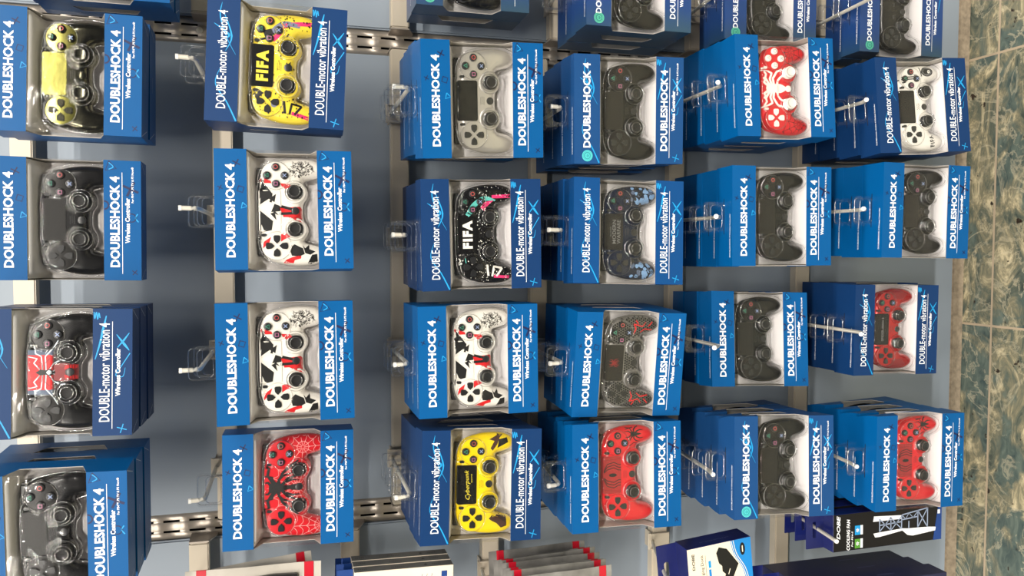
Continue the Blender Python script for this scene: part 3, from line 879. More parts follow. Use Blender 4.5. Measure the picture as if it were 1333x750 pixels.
def film(root, seed=1):
    R = random.Random(seed)
    cols = []     # (x, y, zb, zt)
    e = .0009
    for k in range(3):
        t = k / 3; cols.append((w2 - e, -d2 + .025 * (1 - t), ZB - .002 + .009 * (1 - t), ZT + .002 - .013 * (1 - t)))
    n = 22
    for k in range(n + 1):
        x = (w2 - e) * (1 - 2 * k / n)
        cols.append((x, -d2 + e + .0006 * math.sin(math.pi * k / n) + (0 if k in (0, n) else R.uniform(0, .0005)), ZB - .003, ZT + .003))
    for k in range(1, 4):
        t = k / 3; cols.append((-w2 + e, -d2 + .025 * t, ZB - .002 + .009 * t, ZT + .002 - .013 * t))
    nz = 9; v = []; f = []
    for i, (x, y, zb, zt) in enumerate(cols):
        for j in range(nz + 1):
            v.append((x, y + (R.uniform(-.0002, .0003) if 3 < i < len(cols) - 4 else 0), zb + (zt - zb) * j / nz))
    for i in range(len(cols) - 1):
        for j in range(nz): f.append((i * (nz + 1) + j, (i + 1) * (nz + 1) + j, (i + 1) * (nz + 1) + j + 1, i * (nz + 1) + j + 1))
    mb = MB(); mb.add(v, f); return mb.obj('window_film', M_FILM, root, 40)
CY, CZ0 = 0.003, 0.040           # where the controller sits in its box
def tray(root):
    nx, nz = 60, 54
    X = np.linspace(-w2 + .0022, w2 - .0022, nx); Z = np.linspace(.004, H - .004, nz)
    G = np.array([(x, z) for z in Z for x in X])
    P = np.stack([G[:, 0] * 1000, (G[:, 1] - CZ0) * 1000 - CZ], 1)
    do = -odist(P)
    rec = d2 - .0055
    y = np.full(len(G), rec)
    def sm(a, b, t): t = np.clip((t - a) / (b - a), 0, 1); return t * t * (3 - 2 * t)
    front = -d2 + .0030
    y += (front - rec) * sm(.133, .1475, G[:, 1])
    y += (front + .004 - rec) * sm(.047, .026, G[:, 1])
    ridge = .013 * sm(3.0, 7.0, do) * sm(17.0, 9.0, do) * sm(.079, .072, np.abs(G[:, 0]))
    y = np.minimum(y, rec) - ridge * np.clip((y - front) / (rec - front), 0, 1)
    side = sm(w2 - .012, w2 - .003, np.abs(G[:, 0]))
    y = y + (rec - y) * side * sm(.150, .135, G[:, 1]) * sm(.03, .05, G[:, 1])
    mb = MB(); f = []
    for j in range(nz - 1):
        for i in range(nx - 1): f.append((j * nx + i, j * nx + i + 1, (j + 1) * nx + i + 1, (j + 1) * nx + i))
    mb.add([(a, c, b) for (a, b), c in zip(G, y)], f)
    return mb.obj('tray', M_TRAY, root, 80)
def blister(root):
    """clear formed cover that follows the controller"""
    nx, nz = 66, 52
    X = np.linspace(-w2 + .004, w2 - .004, nx); Z = np.linspace(.030, .1465, nz)
    G = np.array([(x, z) for z in Z for x in X])
    P = np.stack([G[:, 0] * 1000, (G[:, 1] - CZ0) * 1000 - CZ], 1)
    d = odist(P)
    h = np.where(d > 0, 18.6, 18.6 - 26 * np.clip((-d - 2) / 9, 0, 1) ** 1.2)
    for c in CL: h = np.where(np.hypot(P[:, 0] - c[0], P[:, 1] - c[1]) < 20, np.maximum(h, 21.0), h)
    for c in ST: h = np.where(np.hypot(P[:, 0] - c[0], P[:, 1] - c[1]) < 14.5, np.maximum(h, 27.6), h)
    A = h.reshape(nz, nx)
    for _ in range(2):
        B = np.pad(A, 1, mode='edge')
        A = (B[1:-1, 1:-1] * 2 + B[:-2, 1:-1] + B[2:, 1:-1] + B[1:-1, :-2] + B[1:-1, 2:]) / 6
    h = np.maximum(A.reshape(-1), np.where(h > 27, 27.0, np.where(h > 20.5, 20.6, np.where(h > 18.5, 17.4, -99))))
    lim = (d > -12).astype(bool)
    v = [(x, CY - hh / 1000, z) for (x, z), hh in zip(G, h)]
    f = []
    for j in range(nz - 1):
        for i in range(nx - 1):
            q = (j * nx + i, j * nx + i + 1, (j + 1) * nx + i + 1, (j + 1) * nx + i)
            if all(lim[k] for k in q): f.append(q)
    mb = MB(); mb.add(v, f)
    def ring(pts, r):      # pts in millimetres (x, z, height); the formed edges catch the light
        q = [(x / 1000, CY - hh / 1000, (z + CZ) / 1000 + CZ0) for x, z, hh in pts]
        mb.tube(q + [q[0]], r, 6, 1)
    for c in ST:
        for rr, hh in ((16.8, 19.6), (12.2, 26.6), (8.0, 28.0)):
            ring([(c[0] + rr * math.cos(k * .2244), c[1] + rr * math.sin(k * .2244), hh) for k in range(28)], .0006)
    for c in CL: ring([(c[0] + 21 * math.cos(k * .1963), c[1] + 21 * math.sin(k * .1963), 18.6) for k in range(32)], .0005)
    nrm = np.stack([(OB - np.roll(OA, 1, 0))[:, 1], -(OB - np.roll(OA, 1, 0))[:, 0]], 1); nrm /= np.linalg.norm(nrm, axis=1)[:, None] + 1e-9
    if odist((OA + nrm * 2)[:1])[0] > 0: nrm = -nrm
    ring([(p[0], p[1], 10.0) for p in (OA + nrm * 2.4)[::3]], .0008)
    return mb.obj('blister', [M_BLISTER, M_EDGE], root, 80)
def hang_tab(root):
    """clear hanger with a slot, standing out of the lid"""
    mb = MB(); n = 6
    hx, hz = 0.052, 0.046
    zc = H - .006 + hz / 2
    out = rrect(hx, hz, .007, n); inn = [(x, z + (H + .0150 - zc)) for x, z in rrect(.038, .0220, .006, n)]
    k = len(out)
    v = [(x, 0.002, z + zc) for x, z in out] + [(x, 0.002, z + zc) for x, z in inn]
    f = [(i, (i + 1) % k, k + (i + 1) % k, k + i) for i in range(k)]
    mb.add(v, f)
    mb.v = [(x, y - .0003, z) for x, y, z in mb.v]
    v2 = [(x, y + .0006, z) for x, y, z in mb.v]
    mb.add(v2, [q[::-1] for q in f])
    rim = [(x * .86, z * .84 + .0015) for x, z in out]
    ring = [(x, .002, z + zc) for x, z in rim] + [(rim[0][0], .002, rim[0][1] + zc)]
    mb.tube(ring, .0010, 6, 1)
    ring2 = [(x * 1.06, .002, z + zc) for x, z in inn] + [(inn[0][0] * 1.06, .002, inn[0][1] + zc)]
    mb.tube(ring2, .0008, 6, 1)
    return mb.obj('hang_tab', [M_TAB, M_EDGE], root, 60)

FRONT = -d2 - .00035
def flat(mb, V, F, mi=0, y=FRONT): mb.add([(p[0], y, p[1]) for p in V], F, mi)
def put_text(mb, s, x, z, w, h, bold, y=FRONT, shear=0.0, mi=0):
    P, F = text2d(s, w, h, bold, shear); flat(mb, [(x + a, z + b) for a, b in P], F, mi, y)
def xmark(mb, x, z, s, w, mi, y=FRONT, rot=0.3):
    for a in (rot + .785, rot - .785):
        c, sn = s / 2 * math.cos(a), s / 2 * math.sin(a)
        V, F = stroke2d([(x - c, z - sn), (x + c, z + sn)], w); flat(mb, V, F, mi, y)
def loopmark(mb, x, z, r, n, w, mi, y=FRONT, rot=0.0, part=1.0):
    m = max(2, int(n * part))
    pts = [(x + r * math.cos(rot + 2 * math.pi * k / n), z + r * math.sin(rot + 2 * math.pi * k / n)) for k in range(m + 1)]
    V, F = stroke2d(pts, w); flat(mb, V, F, mi, y)
def curve(mb, pts, w, mi, y=FRONT):
    V, F = stroke2d(smooth(pts, 5), w if not isinstance(w, (list, tuple)) else np.interp(np.linspace(0, len(w) - 1, (len(pts) - 1) * 5 + 1), range(len(w)), w).tolist())
    flat(mb, V, F, mi, y)
def box_print(style, root, front=True):
    YM = FRONT + .00012
    if style in ('std', 'ds'): title, bold, tw, th = 'DOUBLESHOCK 4', .030, .135, .0128
    elif style in ('dm', 'dmb'): title, bold, tw, th = 'DOUBLE-motor vibration 4', .006, .1385, .0130
    else: title, bold, tw, th = 'DOUBLESHOCK', .022, .098, .0105
    tx = {'std': -.002, 'ds': .006, 'dm': 0, 'dmb': 0, 'ps3': -.018}[style]
    if front:
        mb = MB()
        put_text(mb, title, tx, H - .0217, tw, th, bold)
        mb.obj('title_lettering', M_WHITE, root)
        mb = MB()
        put_text(mb, title, tx - (.006 if style == 'ds' else 0), .0352, tw * .98, th * 1.02, bold)
        V, F = stroke2d([(-.078, .0253), (.070, .0253)], .0007); flat(mb, V, F)
        put_text(mb, 'Wireless Controller', .000 if style != 'ps3' else -.012, .0183, .066, .0064, .030)
        if style in ('std', 'ds'): put_text(mb, 'For PS4\u2122, PS TV & PS Now\u00ae', .052, .0112, .052, .0037, .02)
        mb.obj('caption_lettering', M_WHITE, root)
        mb = MB()
        if style == 'std':
            xmark(mb, .067, .163, .012, .0016, 0, YM); xmark(mb, .031, H - .008, .008, .0012, 0, YM)
            loopmark(mb, .029, H - .036, .0055, 4, .0012, 0, YM, .5); loopmark(mb, .005, H - .040, .0050, 3, .0014, 1, YM, .3)
            loopmark(mb, .078, .041, .0085, 3, .0013, 0, YM, .2); loopmark(mb, .022, .0495, .006, 16, .0022, 0, YM, 3.2, .5)
            xmark(mb, .046, .0140, .023, .0034, 0, YM, .35); loopmark(mb, .004, .0130, .006, 16, .0014, 0, YM)
            xmark(mb, -.076, .0090, .009, .0012, 0, YM, .1); curve(mb, [(.084, .043), (.078, .037), (.074, .043)], .0014, 1, YM)
            curve(mb, [(.010, .0045), (.004, .0075), (-.002, .0035)], .0016, 1, YM)
        else:
            c = 1
            if style != 'ps3':
                curve(mb, [(.080, H - .020), (.060, H - .018), (.030, H - .028), (.008, H - .040)], [.0006, .0018, .0010, .0004], c, YM)
                curve(mb, [(-.086, H - .043), (-.060, H - .030), (-.035, H - .014), (-.012, H - .020)], [.0022, .0018, .0012, .0004], c, YM)
                curve(mb, [(.050, H - .010), (.036, H - .030), (.030, H - .026)], [.0006, .0030, .0008], c, YM); curve(mb, [(.068, H - .022), (.034, H - .034), (.012, H - .026)], [.0006, .0024, .0004], c, YM)
                curve(mb, [(.083, .0485), (.074, .0475), (.083, .0455), (.073, .0440), (.082, .0425), (.075, .0410)], .0014, c, YM)
                curve(mb, [(.078, .033), (.060, .037), (.040, .041), (.018, .047)], [.0012, .0030, .0024, .0010], c, YM)
                curve(mb, [(.052, .020), (.038, .010), (.030, .004)], [.0008, .0034, .0010], c, YM); curve(mb, [(.034, .019), (.044, .011), (.054, .004)], [.0008, .0026, .0008], c, YM)
                curve(mb, [(.026, .003), (.008, .014), (-.004, .021), (-.006, .012), (.006, .009)], [.0014, .0010, .0012, .0010, .0006], c, YM)
                xmark(mb, -.078, .0130, .013, .0013, c, YM, .5)
            else:
                curve(mb, [(.085, .010), (.04, .006), (0, .012)], [.003, .002, .0006], c, YM)
        if mb.f: mb.obj('brush_pattern', [M_NAVY if style == 'std' else M_CYAN, M_CYAN], root)
        if style in ('ds', 'ps3'):
            mb = MB(); x, z = -.0745, H - .0225
            for r, w in ((.0085, .0012), (.0066, .0008), (.0034, .0012)): loopmark(mb, x, z, r, 24, w, 0)
            V = [(x + .0085 * math.cos(k * .2618), z + .0085 * math.sin(k * .2618)) for k in range(24)]
            flat(mb, V, [tuple(range(24))], 1, FRONT + .00015)
            V, F = stroke2d([(x - .002, z + .001), (x + .002, z + .001)], .0010); flat(mb, V, F)
            mb.obj('round_seal', [M_TEAL, mat('seal_ground', (46, 150, 160), .5)] if style == 'ds' else [mat('seal_green', (90, 190, 160), .5), mat('seal_ground_green', (44, 128, 118), .5)], root)
    # small line of print along the front of the lid
    mb = MB()
    s = {'std': 'DOUBLESHOCK 4 Wireless Controller', 'ds': 'DOUBLESHOCK 4 Wireless Controller', 'dm': 'DOUBLE-motor vibration 4 Wireless Controller', 'dmb': 'DOUBLE-motor vibration 4 Wireless Controller', 'ps3': 'DOUBLESHOCK P3 Wireless'}[style]
    P, F = text2d(s, .076, .0032, .014)
    mb.add([(-.034 + a, -d2 + .0085 + b, H + .00035) for a, b in P], F)
    mb.obj('lid_lettering', M_WHITE, root)
BPROTO = {}
def make_box(style, front, pinch=0.0):
    key = (style, front, pinch)
    if key in BPROTO: return copy_tree(BPROTO[key])
    t = empty('controller_box')
    carton(style, t, pinch); box_print(style, t, front)
    if 'film' not in BPROTO:
        BPROTO['film'] = film(t); BPROTO['tray'] = tray(t); BPROTO['tab'] = hang_tab(t)
    else:
        for k in ('film', 'tray', 'tab') if front else ('film', 'tab'):
            c = BPROTO[k].copy(); COL.objects.link(c); c.parent = t
    if front:
        if 'blister' not in BPROTO: BPROTO['blister'] = blister(t)
        else:
            c = BPROTO['blister'].copy(); COL.objects.link(c); c.parent = t
    BPROTO[key] = t
    return t

STACKS = [  # key, style, n, variant, (x, y, z, rx, ry, rz) of the front's centre, peg tip x, what is inside, where
 ('1a', 'std', 2, 'gold', (.252, -.257, 1.821, -.016, .017, .06), .262, 'gold chrome controller'),
 ('1b', 'std', 1, 'black', (.044, -.245, 1.828, .02, .01, .005), .05, 'black controller below the gold one'),
 ('1c', 'dm', 3, 'spider_dark', (-.167, -.323, 1.831, -.007, .016, .042), -.172, 'black controller with red-blue spider centre'),
 ('1d', 'std', 3, 'black', (-.383, -.351, 1.836, -.007, .016, -.08), -.385, 'black controller in bottom left corner'),
 ('2a', 'dm', 2, 'yellow', (.2679, -.3155, 1.5365, -.045, .042, .015), .276, 'pale yellow black-specked controller'),
 ('2b', 'std', 2, 'emblem', (.0599, -.3125, 1.5278, -.016, -.007, .093), .061, 'upper white-red controller of second column'),
 ('2c', 'std', 2, 'emblem', (-.1624, -.3247, 1.5280, .042, -.008, .040), -.173, 'lower white-red controller of second column'),
 ('2d', 'std', 1, 'redweb', (-.3657, -.2700, 1.5257, -.017, .008, .044), -.380, 'red controller with big black spider'),
 ('3a', 'std', 4, 'silver', (.2304, -.3256, 1.2326, .05, -.039, -.10), .249, 'silver controller'),
 ('3b', 'dm', 4, 'blackball', (.0258, -.2900, 1.2263, -.024, -.025, -.034), .025, 'black controller with white block letters'),
 ('3c', 'std', 3, 'emblem', (-.1732, -.3016, 1.2341, -.003, -.011, .006), -.179, 'white-red emblem controller of third column'),
 ('3d', 'dm', 4, 'cyber', (-.3680, -.3236, 1.2343, .016, .039, .091), -.384, 'bright yellow controller'),
 ('4a', 'ds', 4, 'black', (.2316, -.3008, .9796, -.003, -.028, -.056), .236, 'black controller of fourth column'),
 ('4b', 'dmb', 4, 'camo', (.0327, -.2900, .9739, -.054, .025, .052), .035, 'midnight blue controller with camouflage grips'),
 ('4c', 'std', 3, 'hex', (-.1889, -.3052, .9778, -.020, .032, -.066), -.186, 'honeycomb patterned controller'),
 ('4d', 'std', 4, 'redpad', (-.3699, -.3263, .9890, .010, .020, .077), -.384, 'red spider-touchpad controller of fourth column'),
 ('5a', 'std', 4, 'redwhite', (.2872, -.2979, .6836, -.018, -.024, .051), .289, 'red controller with a white spider'),
 ('5b', 'std', 4, 'black', (.0620, -.2920, .6823, -.046, -.005, .015), .060, 'upper plain black controller of fifth column'),
 ('5c', 'std', 3, 'black', (-.1620, -.2274, .6813, -.066, .033, .105), -.168, 'lower plain black controller of fifth column'),
 ('5d', 'ds', 4, 'black', (-.373, -.333, .697, -.027, .037, .086), -.391, 'black controller at fifth column bottom'),
 ('6a', 'dm', 4, 'whiteball', (.2706, -.2949, .3902, -.05, -.044, .072), .275, 'white controller with black touchpad'),
 ('6b', 'std', 4, 'black', (.0755, -.2880, .3707, -.010, .012, .004), .078, 'black controller of sixth column'),
 ('6c', 'dm', 3, 'redmetal', (-.1524, -.2308, .3818, .002, .015, .010), -.152, 'metallic red controller'),
 ('6d', 'std', 4, 'redpad', (-.3884, -.3201, .4000, -.007, .016, .022), -.398, 'red spider-touchpad controller of sixth column'),
]
GB = 'window boxes of controllers on the wall hooks'
def place_box(style, front, pinch, pose, label):
    x, y, z, rx, ry, rz = pose
    R = Euler((rx, ry, rz), 'XYZ').to_matrix().to_4x4()
    M = Matrix.Translation((x, y, z)) @ R @ Matrix.Translation((0, d2, -H / 2))
    t = make_box(style, front, pinch)
    t.matrix_world = M
    tag(t, label, 'box', GB)
    return M
COLR = {'std': 'bright blue', 'dm': 'navy blue', 'dmb': 'mid blue', 'ds': 'dusky blue', 'ps3': 'teal-edged blue'}
NTH = ['front', 'second', 'third', 'fourth']
TIPZ = {1: 1.985, 2: 1.671, 3: 1.362, 4: 1.106, 5: .808, 6: .507}
def stack(key, style, n, var, pose, px, what, rail=None, pinch=0.0, ctrl=True):
    R = random.Random(key)
    x, y, z, rx, ry, rz = pose
    M = place_box(style, True, pinch, pose, '%s window box holding the %s' % (COLR[style], what))
    if ctrl: controller(var, M @ Matrix.Translation((0, CY, CZ0)), what + ', seen through its window')
    for k in range(1, n):
        q = .62 ** k
        step = .0585 + (.0045 if abs(rz) > .05 else 0) + (.0015 if abs(rx) > .03 else 0)
        zk = z - .0015 * k
        if rail:     # every box hangs just under the rod
            t_ = (y + step * k + .05 + .047) / (y + .03 + .047)
            rod_z = rail + .018 + (max(rail + .021, z + H / 2 + .0095) - rail - .018) * max(0, min(1, t_))
            zk = min(zk, rod_z - .0095 - H / 2)
        p = (x + (px - x) * min(1, .3 + .25 * k) + R.uniform(-.002, .002), y + step * k, zk, rx * q, ry * q, rz * q)
        Mb = place_box(style, False, pinch, p, '%s box, %s in the stack behind the %s' % (COLR[style], NTH[k], what))
        if key in ('1d', '3d', '4d', '5d', '6d'): controller('black', Mb @ Matrix.Translation((0, CY, CZ0)), 'dark grip inside the %s box behind the %s' % (NTH[k], what.replace('plain ', '')))
for s_ in STACKS:
    key, style, n, var, pose, px, what = s_
    r = int(key[0])
    stack(key, style, n, var, pose, px, what, BAR[r], pinch=.010 if key in ('4d', '5d', '6d') else 0.0)
    top = pose[2] + H / 2
    ty = pose[1] + .022 if r > 1 else pose[1] + .03
    if r in (5, 6): ty = -.285
    tz = TIPZ[r] + (-.28 - ty) * .12
    bend = max(BAR[r] + .018 + .003, top + .0095)
    tz = max(tz, bend + (.020 if r < 5 else .006))
    if r < 5: ty += .006
    hook(px, BAR[r], (ty, tz), bend, 'pale metal rod hook above the %s' % what, straight=r >= 5)

for key, n, pose, zb, px, what in (('u3', 2, (.4925, -.200, 1.219, 0, 0, .0), 1.3205, .495, 'cut-off black controller above third column'),
                                   ('u4', 3, (.467, -.250, .940, 0, 0, .0), 1.0175, .470, 'cut-off black controller above fourth column'),
                                   ('u5', 2, (.477, -.200, .651, 0, 0, .0), .7215, .474, 'cut-off black controller above fifth column'),
                                   ('u6', 2, (.474, -.200, .359, 0, 0, .0), .435, .470, 'cut-off black controller above sixth column')):
    stack(key, 'ps3', n, 'ps3', pose, px, what, zb)
    hook(px, zb, (-.285, zb + .052), pose[2] + H / 2 + .006 + .012, 'pale metal rod hook above the %s' % what, straight=True)
stack('u2', 'std', 2, 'black', (.458, -.215, 1.787, 0, 0, 0), .46, 'cut-off black controller above second column')

# ------------------------------------------------------------------ goods along the lower bay (photo bottom)
M_POLY = clear_plastic('poly_bag', 0.10, 0.9, 0.22, (0.93, 0.93, 0.92), 22, 0.9)
M_BAGW = mat('bag_milky', (190, 184, 174), 0.3, coat=0.4, bump=0.9, bscale=24)
M_BAGG = mat('bag_grey', (128, 126, 122), 0.28, coat=0.5, bump=1.0, bscale=26, var=.3)
M_REDBAND = mat('bag_red', (190, 16, 40), 0.35, coat=0.3)
def bag(M, w, h, th, label, group, milky=True):
    t = empty('poly_bag', M)
    tag(t, label, 'plastic bag', group)
    nx, nz = 16, 28
    R = random.Random(label)
    ph = R.uniform(0, 6)
    def pt(i, j, s):
        x = -w / 2 + w * i / nx; z = h * j / nz
        b = (math.sin(math.pi * i / nx) * math.sin(math.pi * min(1, max(0, (j / nz - .04) / .92)))) ** .6 if 0 < i < nx and 0 < j < nz else 0
        return (x, s * (th / 2 * b + .0004) + .0012 * math.sin(9 * z / h + ph + 3 * x / w), z)
    mb = MB()
    for s in (-1, 1):
        v = [pt(i, j, s) for j in range(nz + 1) for i in range(nx + 1)]
        f = [(j * (nx + 1) + i, j * (nx + 1) + i + 1, (j + 1) * (nx + 1) + i + 1, (j + 1) * (nx + 1) + i) for j in range(nz) for i in range(nx)]
        mb.add(v, f)
    mb.obj('pouch', M_BAGW if milky else M_BAGG, t, 80)
    for j0, j1 in ((1.6, 3.6), (nz - 4.2, nz - 2.2)):
        mb = MB()
        for s in (-1, 1):
            v = []
            for j in (j0, (j0 + j1) / 2, j1):
                for i in range(nx + 1):
                    p = pt(i, j, s); v.append((p[0] * 1.004, p[1] + s * .0006, p[2]))
            mb.add(v, [(a * (nx + 1) + i, a * (nx + 1) + i + 1, (a + 1) * (nx + 1) + i + 1, (a + 1) * (nx + 1) + i) for a in range(2) for i in range(nx)])
        mb.obj('red_band', M_REDBAND, t, 80)
    return t, pt
def TR(x, y, z, rx=0, ry=0, rz=0): return Matrix.Translation((x, y, z)) @ Euler((rx, ry, rz), 'XYZ').to_matrix().to_4x4()
GBAG = 'red-banded bags in the photo-bottom bay'
def bag_front(t, w, h, th):
    mb = MB()
    mb.prism([(-w * .40, h * .18), (w * .40, h * .18), (w * .41, h * .36), (w * .37, h * .72), (w * .1, h * .76), (-w * .38, h * .74)], -th / 2 - .0016, -th / 2 + .004)
    for k in range(5):
        mb.tube([(-w * .36 + w * .16 * k, -th / 2 - .002, h * .22), (-w * .30 + w * .15 * k, -th / 2 - .004, h * .5), (-w * .36 + w * .17 * k, -th / 2 - .002, h * .7)], .0035, 6)
    mb.obj('dark_print', mat('bag_dark_print', (26, 25, 26), .3, coat=.4, bump=.4, bscale=60), t)
    mb = MB()
    mb.prism(smooth([(-.02 + w * .26 + .012 * math.cos(q * .785) * (1 + .25 * (q % 2)), h * .80 + .008 * math.sin(q * .785)) for q in range(8)], 3, True), -th / 2 + .0005, -th / 2 + .004)
    mb.obj('white_badge', M_WHITE, t)
t, _ = bag(TR(-.582, -.200, 1.477, 0, .012, 0), .150, .208, .014, 'milky bag with red bands, nearest of the two at the bottom left', GBAG)
bag_front(t, .150, .208, .014)
t, _ = bag(TR(-.572, -.172, 1.484, 0, -.10, -.04), .150, .190, .014, 'milky bag with red bands, tilted behind the nearest bottom left bag', GBAG)
bag_front(t, .150, .190, .014)
hook(-.590, LB[0], (-.225, LB[0] + .03), LB[0] + .016, 'metal rod hook carrying the two milky bags')

M_CREAM = mat('card_cream', (236, 224, 204), .5); M_SIDE_SHADE = mat('card_side_shade', (112, 110, 104), .5); M_DKBL = mat('card_dark_blue', (22, 62, 132), .45)  # side tone is pale card with its shade painted into the colour
def slim_box(k, label):
    w, h, d = .115, .168, .0235
    t = empty('slim_box', TR(-.537 - w / 2, -.200 + k * .0265 + d / 2, 1.256, 0, .02, 0))
    tag(t, label, 'box', 'slim pale boxes in the photo-bottom bay')
    mb = MB(); mb.box(-w / 2, w / 2, -d / 2, d / 2, 0, h, 0, .0006)
    o = mb.obj('carton', [M_CREAM, M_SIDE_SHADE], t)
    for p in o.data.polygons:
        if abs(p.normal.x) > .8 or abs(p.normal.z) > .8: p.material_index = 1
    mb = MB(); mb.box(-w / 2 + .01, w / 2 - .002, d / 2 - .002, d / 2, h - .002, h + .026, 0, .0004)
    mb.obj('header_flap', M_DKBL, t)
    mb = MB()
    xs = w / 2 + .0003
    for z0, n, hh in ((h - .022, 5, .006), (h * .5, 7, .004), (h * .12, 5, .005)):
        for q in range(n):
            V = [(xs, -.004 + hh * .2, z0 + q * .0032), (xs, -.004 + hh, z0 + q * .0032 + .0012), (xs, -.004 + hh, z0 + q * .0032 + .0022), (xs, -.004 + hh * .2, z0 + q * .0032 + .001)]
            mb.add(V, [(0, 1, 2, 3)])
    mb.add([(xs, -.003, h * .26), (xs, .004, h * .26 + .003), (xs, -.003, h * .26 + .006)], [(0, 1, 2)])
    mb.obj('side_print', P_BLACK, t)
    mb = MB()
    yf = -d / 2 - .0003
    for z0 in (.012,):
        for q in range(2):
            a, b = w / 2 - .014 - q * .013, z0 + .004
            mb.add([(a - .005, yf, b - .005), (a + .005, yf, b - .005), (a + .005, yf, b + .005), (a - .005, yf, b + .005)], [(0, 1, 2, 3)], 0)
    for q in range(3):
        V, F = stroke2d([(w / 2 - .012, h * (.22 + .05 * q)), (w / 2 - .03, h * (.24 + .05 * q))], .001); mb.add([(p[0], yf, p[1]) for p in V], F, 1)
    mb.obj('front_print', [M_DKBL, P_GREY], t)
for k, l in enumerate(('slim cream box with painted-in side shade, nearest of three beside the milky bags', 'slim cream box with painted-in side shade, middle of three beside the milky bags', 'slim cream box with painted-in side shade, rearmost of three beside the milky bags')): slim_box(k, l)
hook(-.600, LB[1], (-.215, LB[1] + .035), LB[1] + .02, 'metal rod hook carrying the slim cream boxes')

for k in range(7):
    yy = -.255 + k * .0205
    nm = ['nearest', 'second', 'third', 'fourth', 'fifth', 'sixth', 'rearmost'][k]
    t, _ = bag(TR(-.545 - .065 + .003 * math.sin(k * 2.1), yy, .985 + .003 * math.sin(k * 1.3), .02 * math.sin(k * 1.7), -.02 + .02 * math.sin(k), .03 * math.sin(k * 2.3)), .130, .185, .011,
               'crinkled grey bag with red ends, %s of seven in a row' % nm, 'row of crinkled red-ended bags', False)
hook(-.612, LB[2], (-.275, LB[2] + .055), LB[2] + .045, 'metal rod hook carrying the crinkled grey bags')

# charging dock carton
M_DNAVY = mat('card_navy', (18, 28, 92), .4, coat=.2)
def dock():
    w, h, d = .096, .130, .045
    t = empty('dock_box', TR(-.526 - w / 2, -.240 + d / 2, .700, 0, -.10, 0))
    tag(t, 'navy sided cream box printed with a black charging dock', 'box')
    mb = MB(); mb.box(-w / 2, w / 2, -d / 2, d / 2, 0, h, 0, .0005); mb.obj('carton', M_DNAVY, t)
    mb = MB(); pl = [(-w / 2 + .001, .0), (w / 2 - .001, .0), (w / 2 - .001, h), (-w / 2 + .001, h)]
    yf = -d / 2 - .0003
    mb.add([(x, yf, z) for x, z in pl], [(0, 1, 2, 3)], 0)
    def sh(pts, mi, dy): mb.add([(x, yf - dy, z) for x, z in pts], [tuple(range(len(pts)))], mi)
    sw = smooth([(w / 2 - .001, .042), (.02, .036), (-.01, .020), (-w / 2 + .001, .012)], 6)
    sh(sw + [(-w / 2 + .001, 0), (w / 2 - .001, 0)], 1, .0001)
    for o in (.003, .007):
        V, F = stroke2d([(x, z - o + .001) for x, z in sw], .0012); mb.add([(p[0], yf - .0002, p[1]) for p in V], F, 0)
    sh([(.028 + .012 * math.cos(q * .4488), .018 + .0055 * math.sin(q * .4488)) for q in range(14)], 2, .0003)
    V, F = stroke2d([(.022, .018), (.034, .018)], .002); mb.add([(p[0], yf - .0004, p[1]) for p in V], F, 0)
    sh([(.040, .066), (.034, .050), (.002, .028), (-.026, .043), (-.022, .058), (-.012, .056), (-.006, .062), (.004, .062), (.010, .068), (.030, .072)], 2, .0002)
    V, F = stroke2d([(-.014, .050), (-.004, .046)], .0014); mb.add([(p[0], yf - .0004, p[1]) for p in V], F, 0)
    for q, (x, m_) in enumerate(((.012, 3), (-.004, 1), (-.018, 2))): sh([(x - .0065, .084), (x + .0065, .084), (x + .0065, .089), (x - .0065, .089)], m_, .0002)
    for s_, x, z, ww, hh, b in (('Charging Dock', .004, .101, .056, .0075, .0), ('DOBE', .022, .119, .030, .0055, .02)):
        P, F = text2d(s_, ww, hh, b); mb.add([(x + a, yf - .0003, z + c) for a, c in P], F, 2)
    V, F = stroke2d([(-.022, .0945), (.030, .0945)], .0006); mb.add([(p[0], yf - .0003, p[1]) for p in V], F, 2)
    mb.obj('front_print', [mat('card_ivory', (240, 228, 204), .45), mat('card_azure', (24, 132, 206), .45), P_BLACK, M_CYAN], t)
    mb = MB()
    P, F = text2d('For P4/P4 Slim/P4 Pro', .06, .004, 0)
    mb.add([(w / 2 + .0003, -.006 - b, .065 - a) for a, b in P], F)
    mb.obj('side_print', P_GREY, t)
    mb = MB()
    # header with a euro slot
    n = 6; out = [(x, z + h + .019) for x, z in rrect(w * .96, .042, .002, n)]; inn = [(x - .002, z + h + .022) for x, z in rrect(.030, .010, .004, n)]
    k = len(out)
    v = [(x, d / 2 - .0015, z) for x, z in out + inn] + [(x, d / 2, z) for x, z in out + inn]
    f = [(i, (i + 1) % k, k + (i + 1) % k, k + i) for i in range(k)]
    f += [tuple(2 * k + i for i in q)[::-1] for q in f]
    f += [(i, (i + 1) % k, 2 * k + (i + 1) % k, 2 * k + i) for i in range(k)] + [(k + i, k + (i + 1) % k, 3 * k + (i + 1) % k, 3 * k + i) for i in range(k)]
    mb.add(v, f); mb.obj('header_flap', M_DNAVY, t)
dock()
hook(-.592, LB[3], (-.265, .876), .872, 'metal rod hook through the header of the dock box', straight=True)

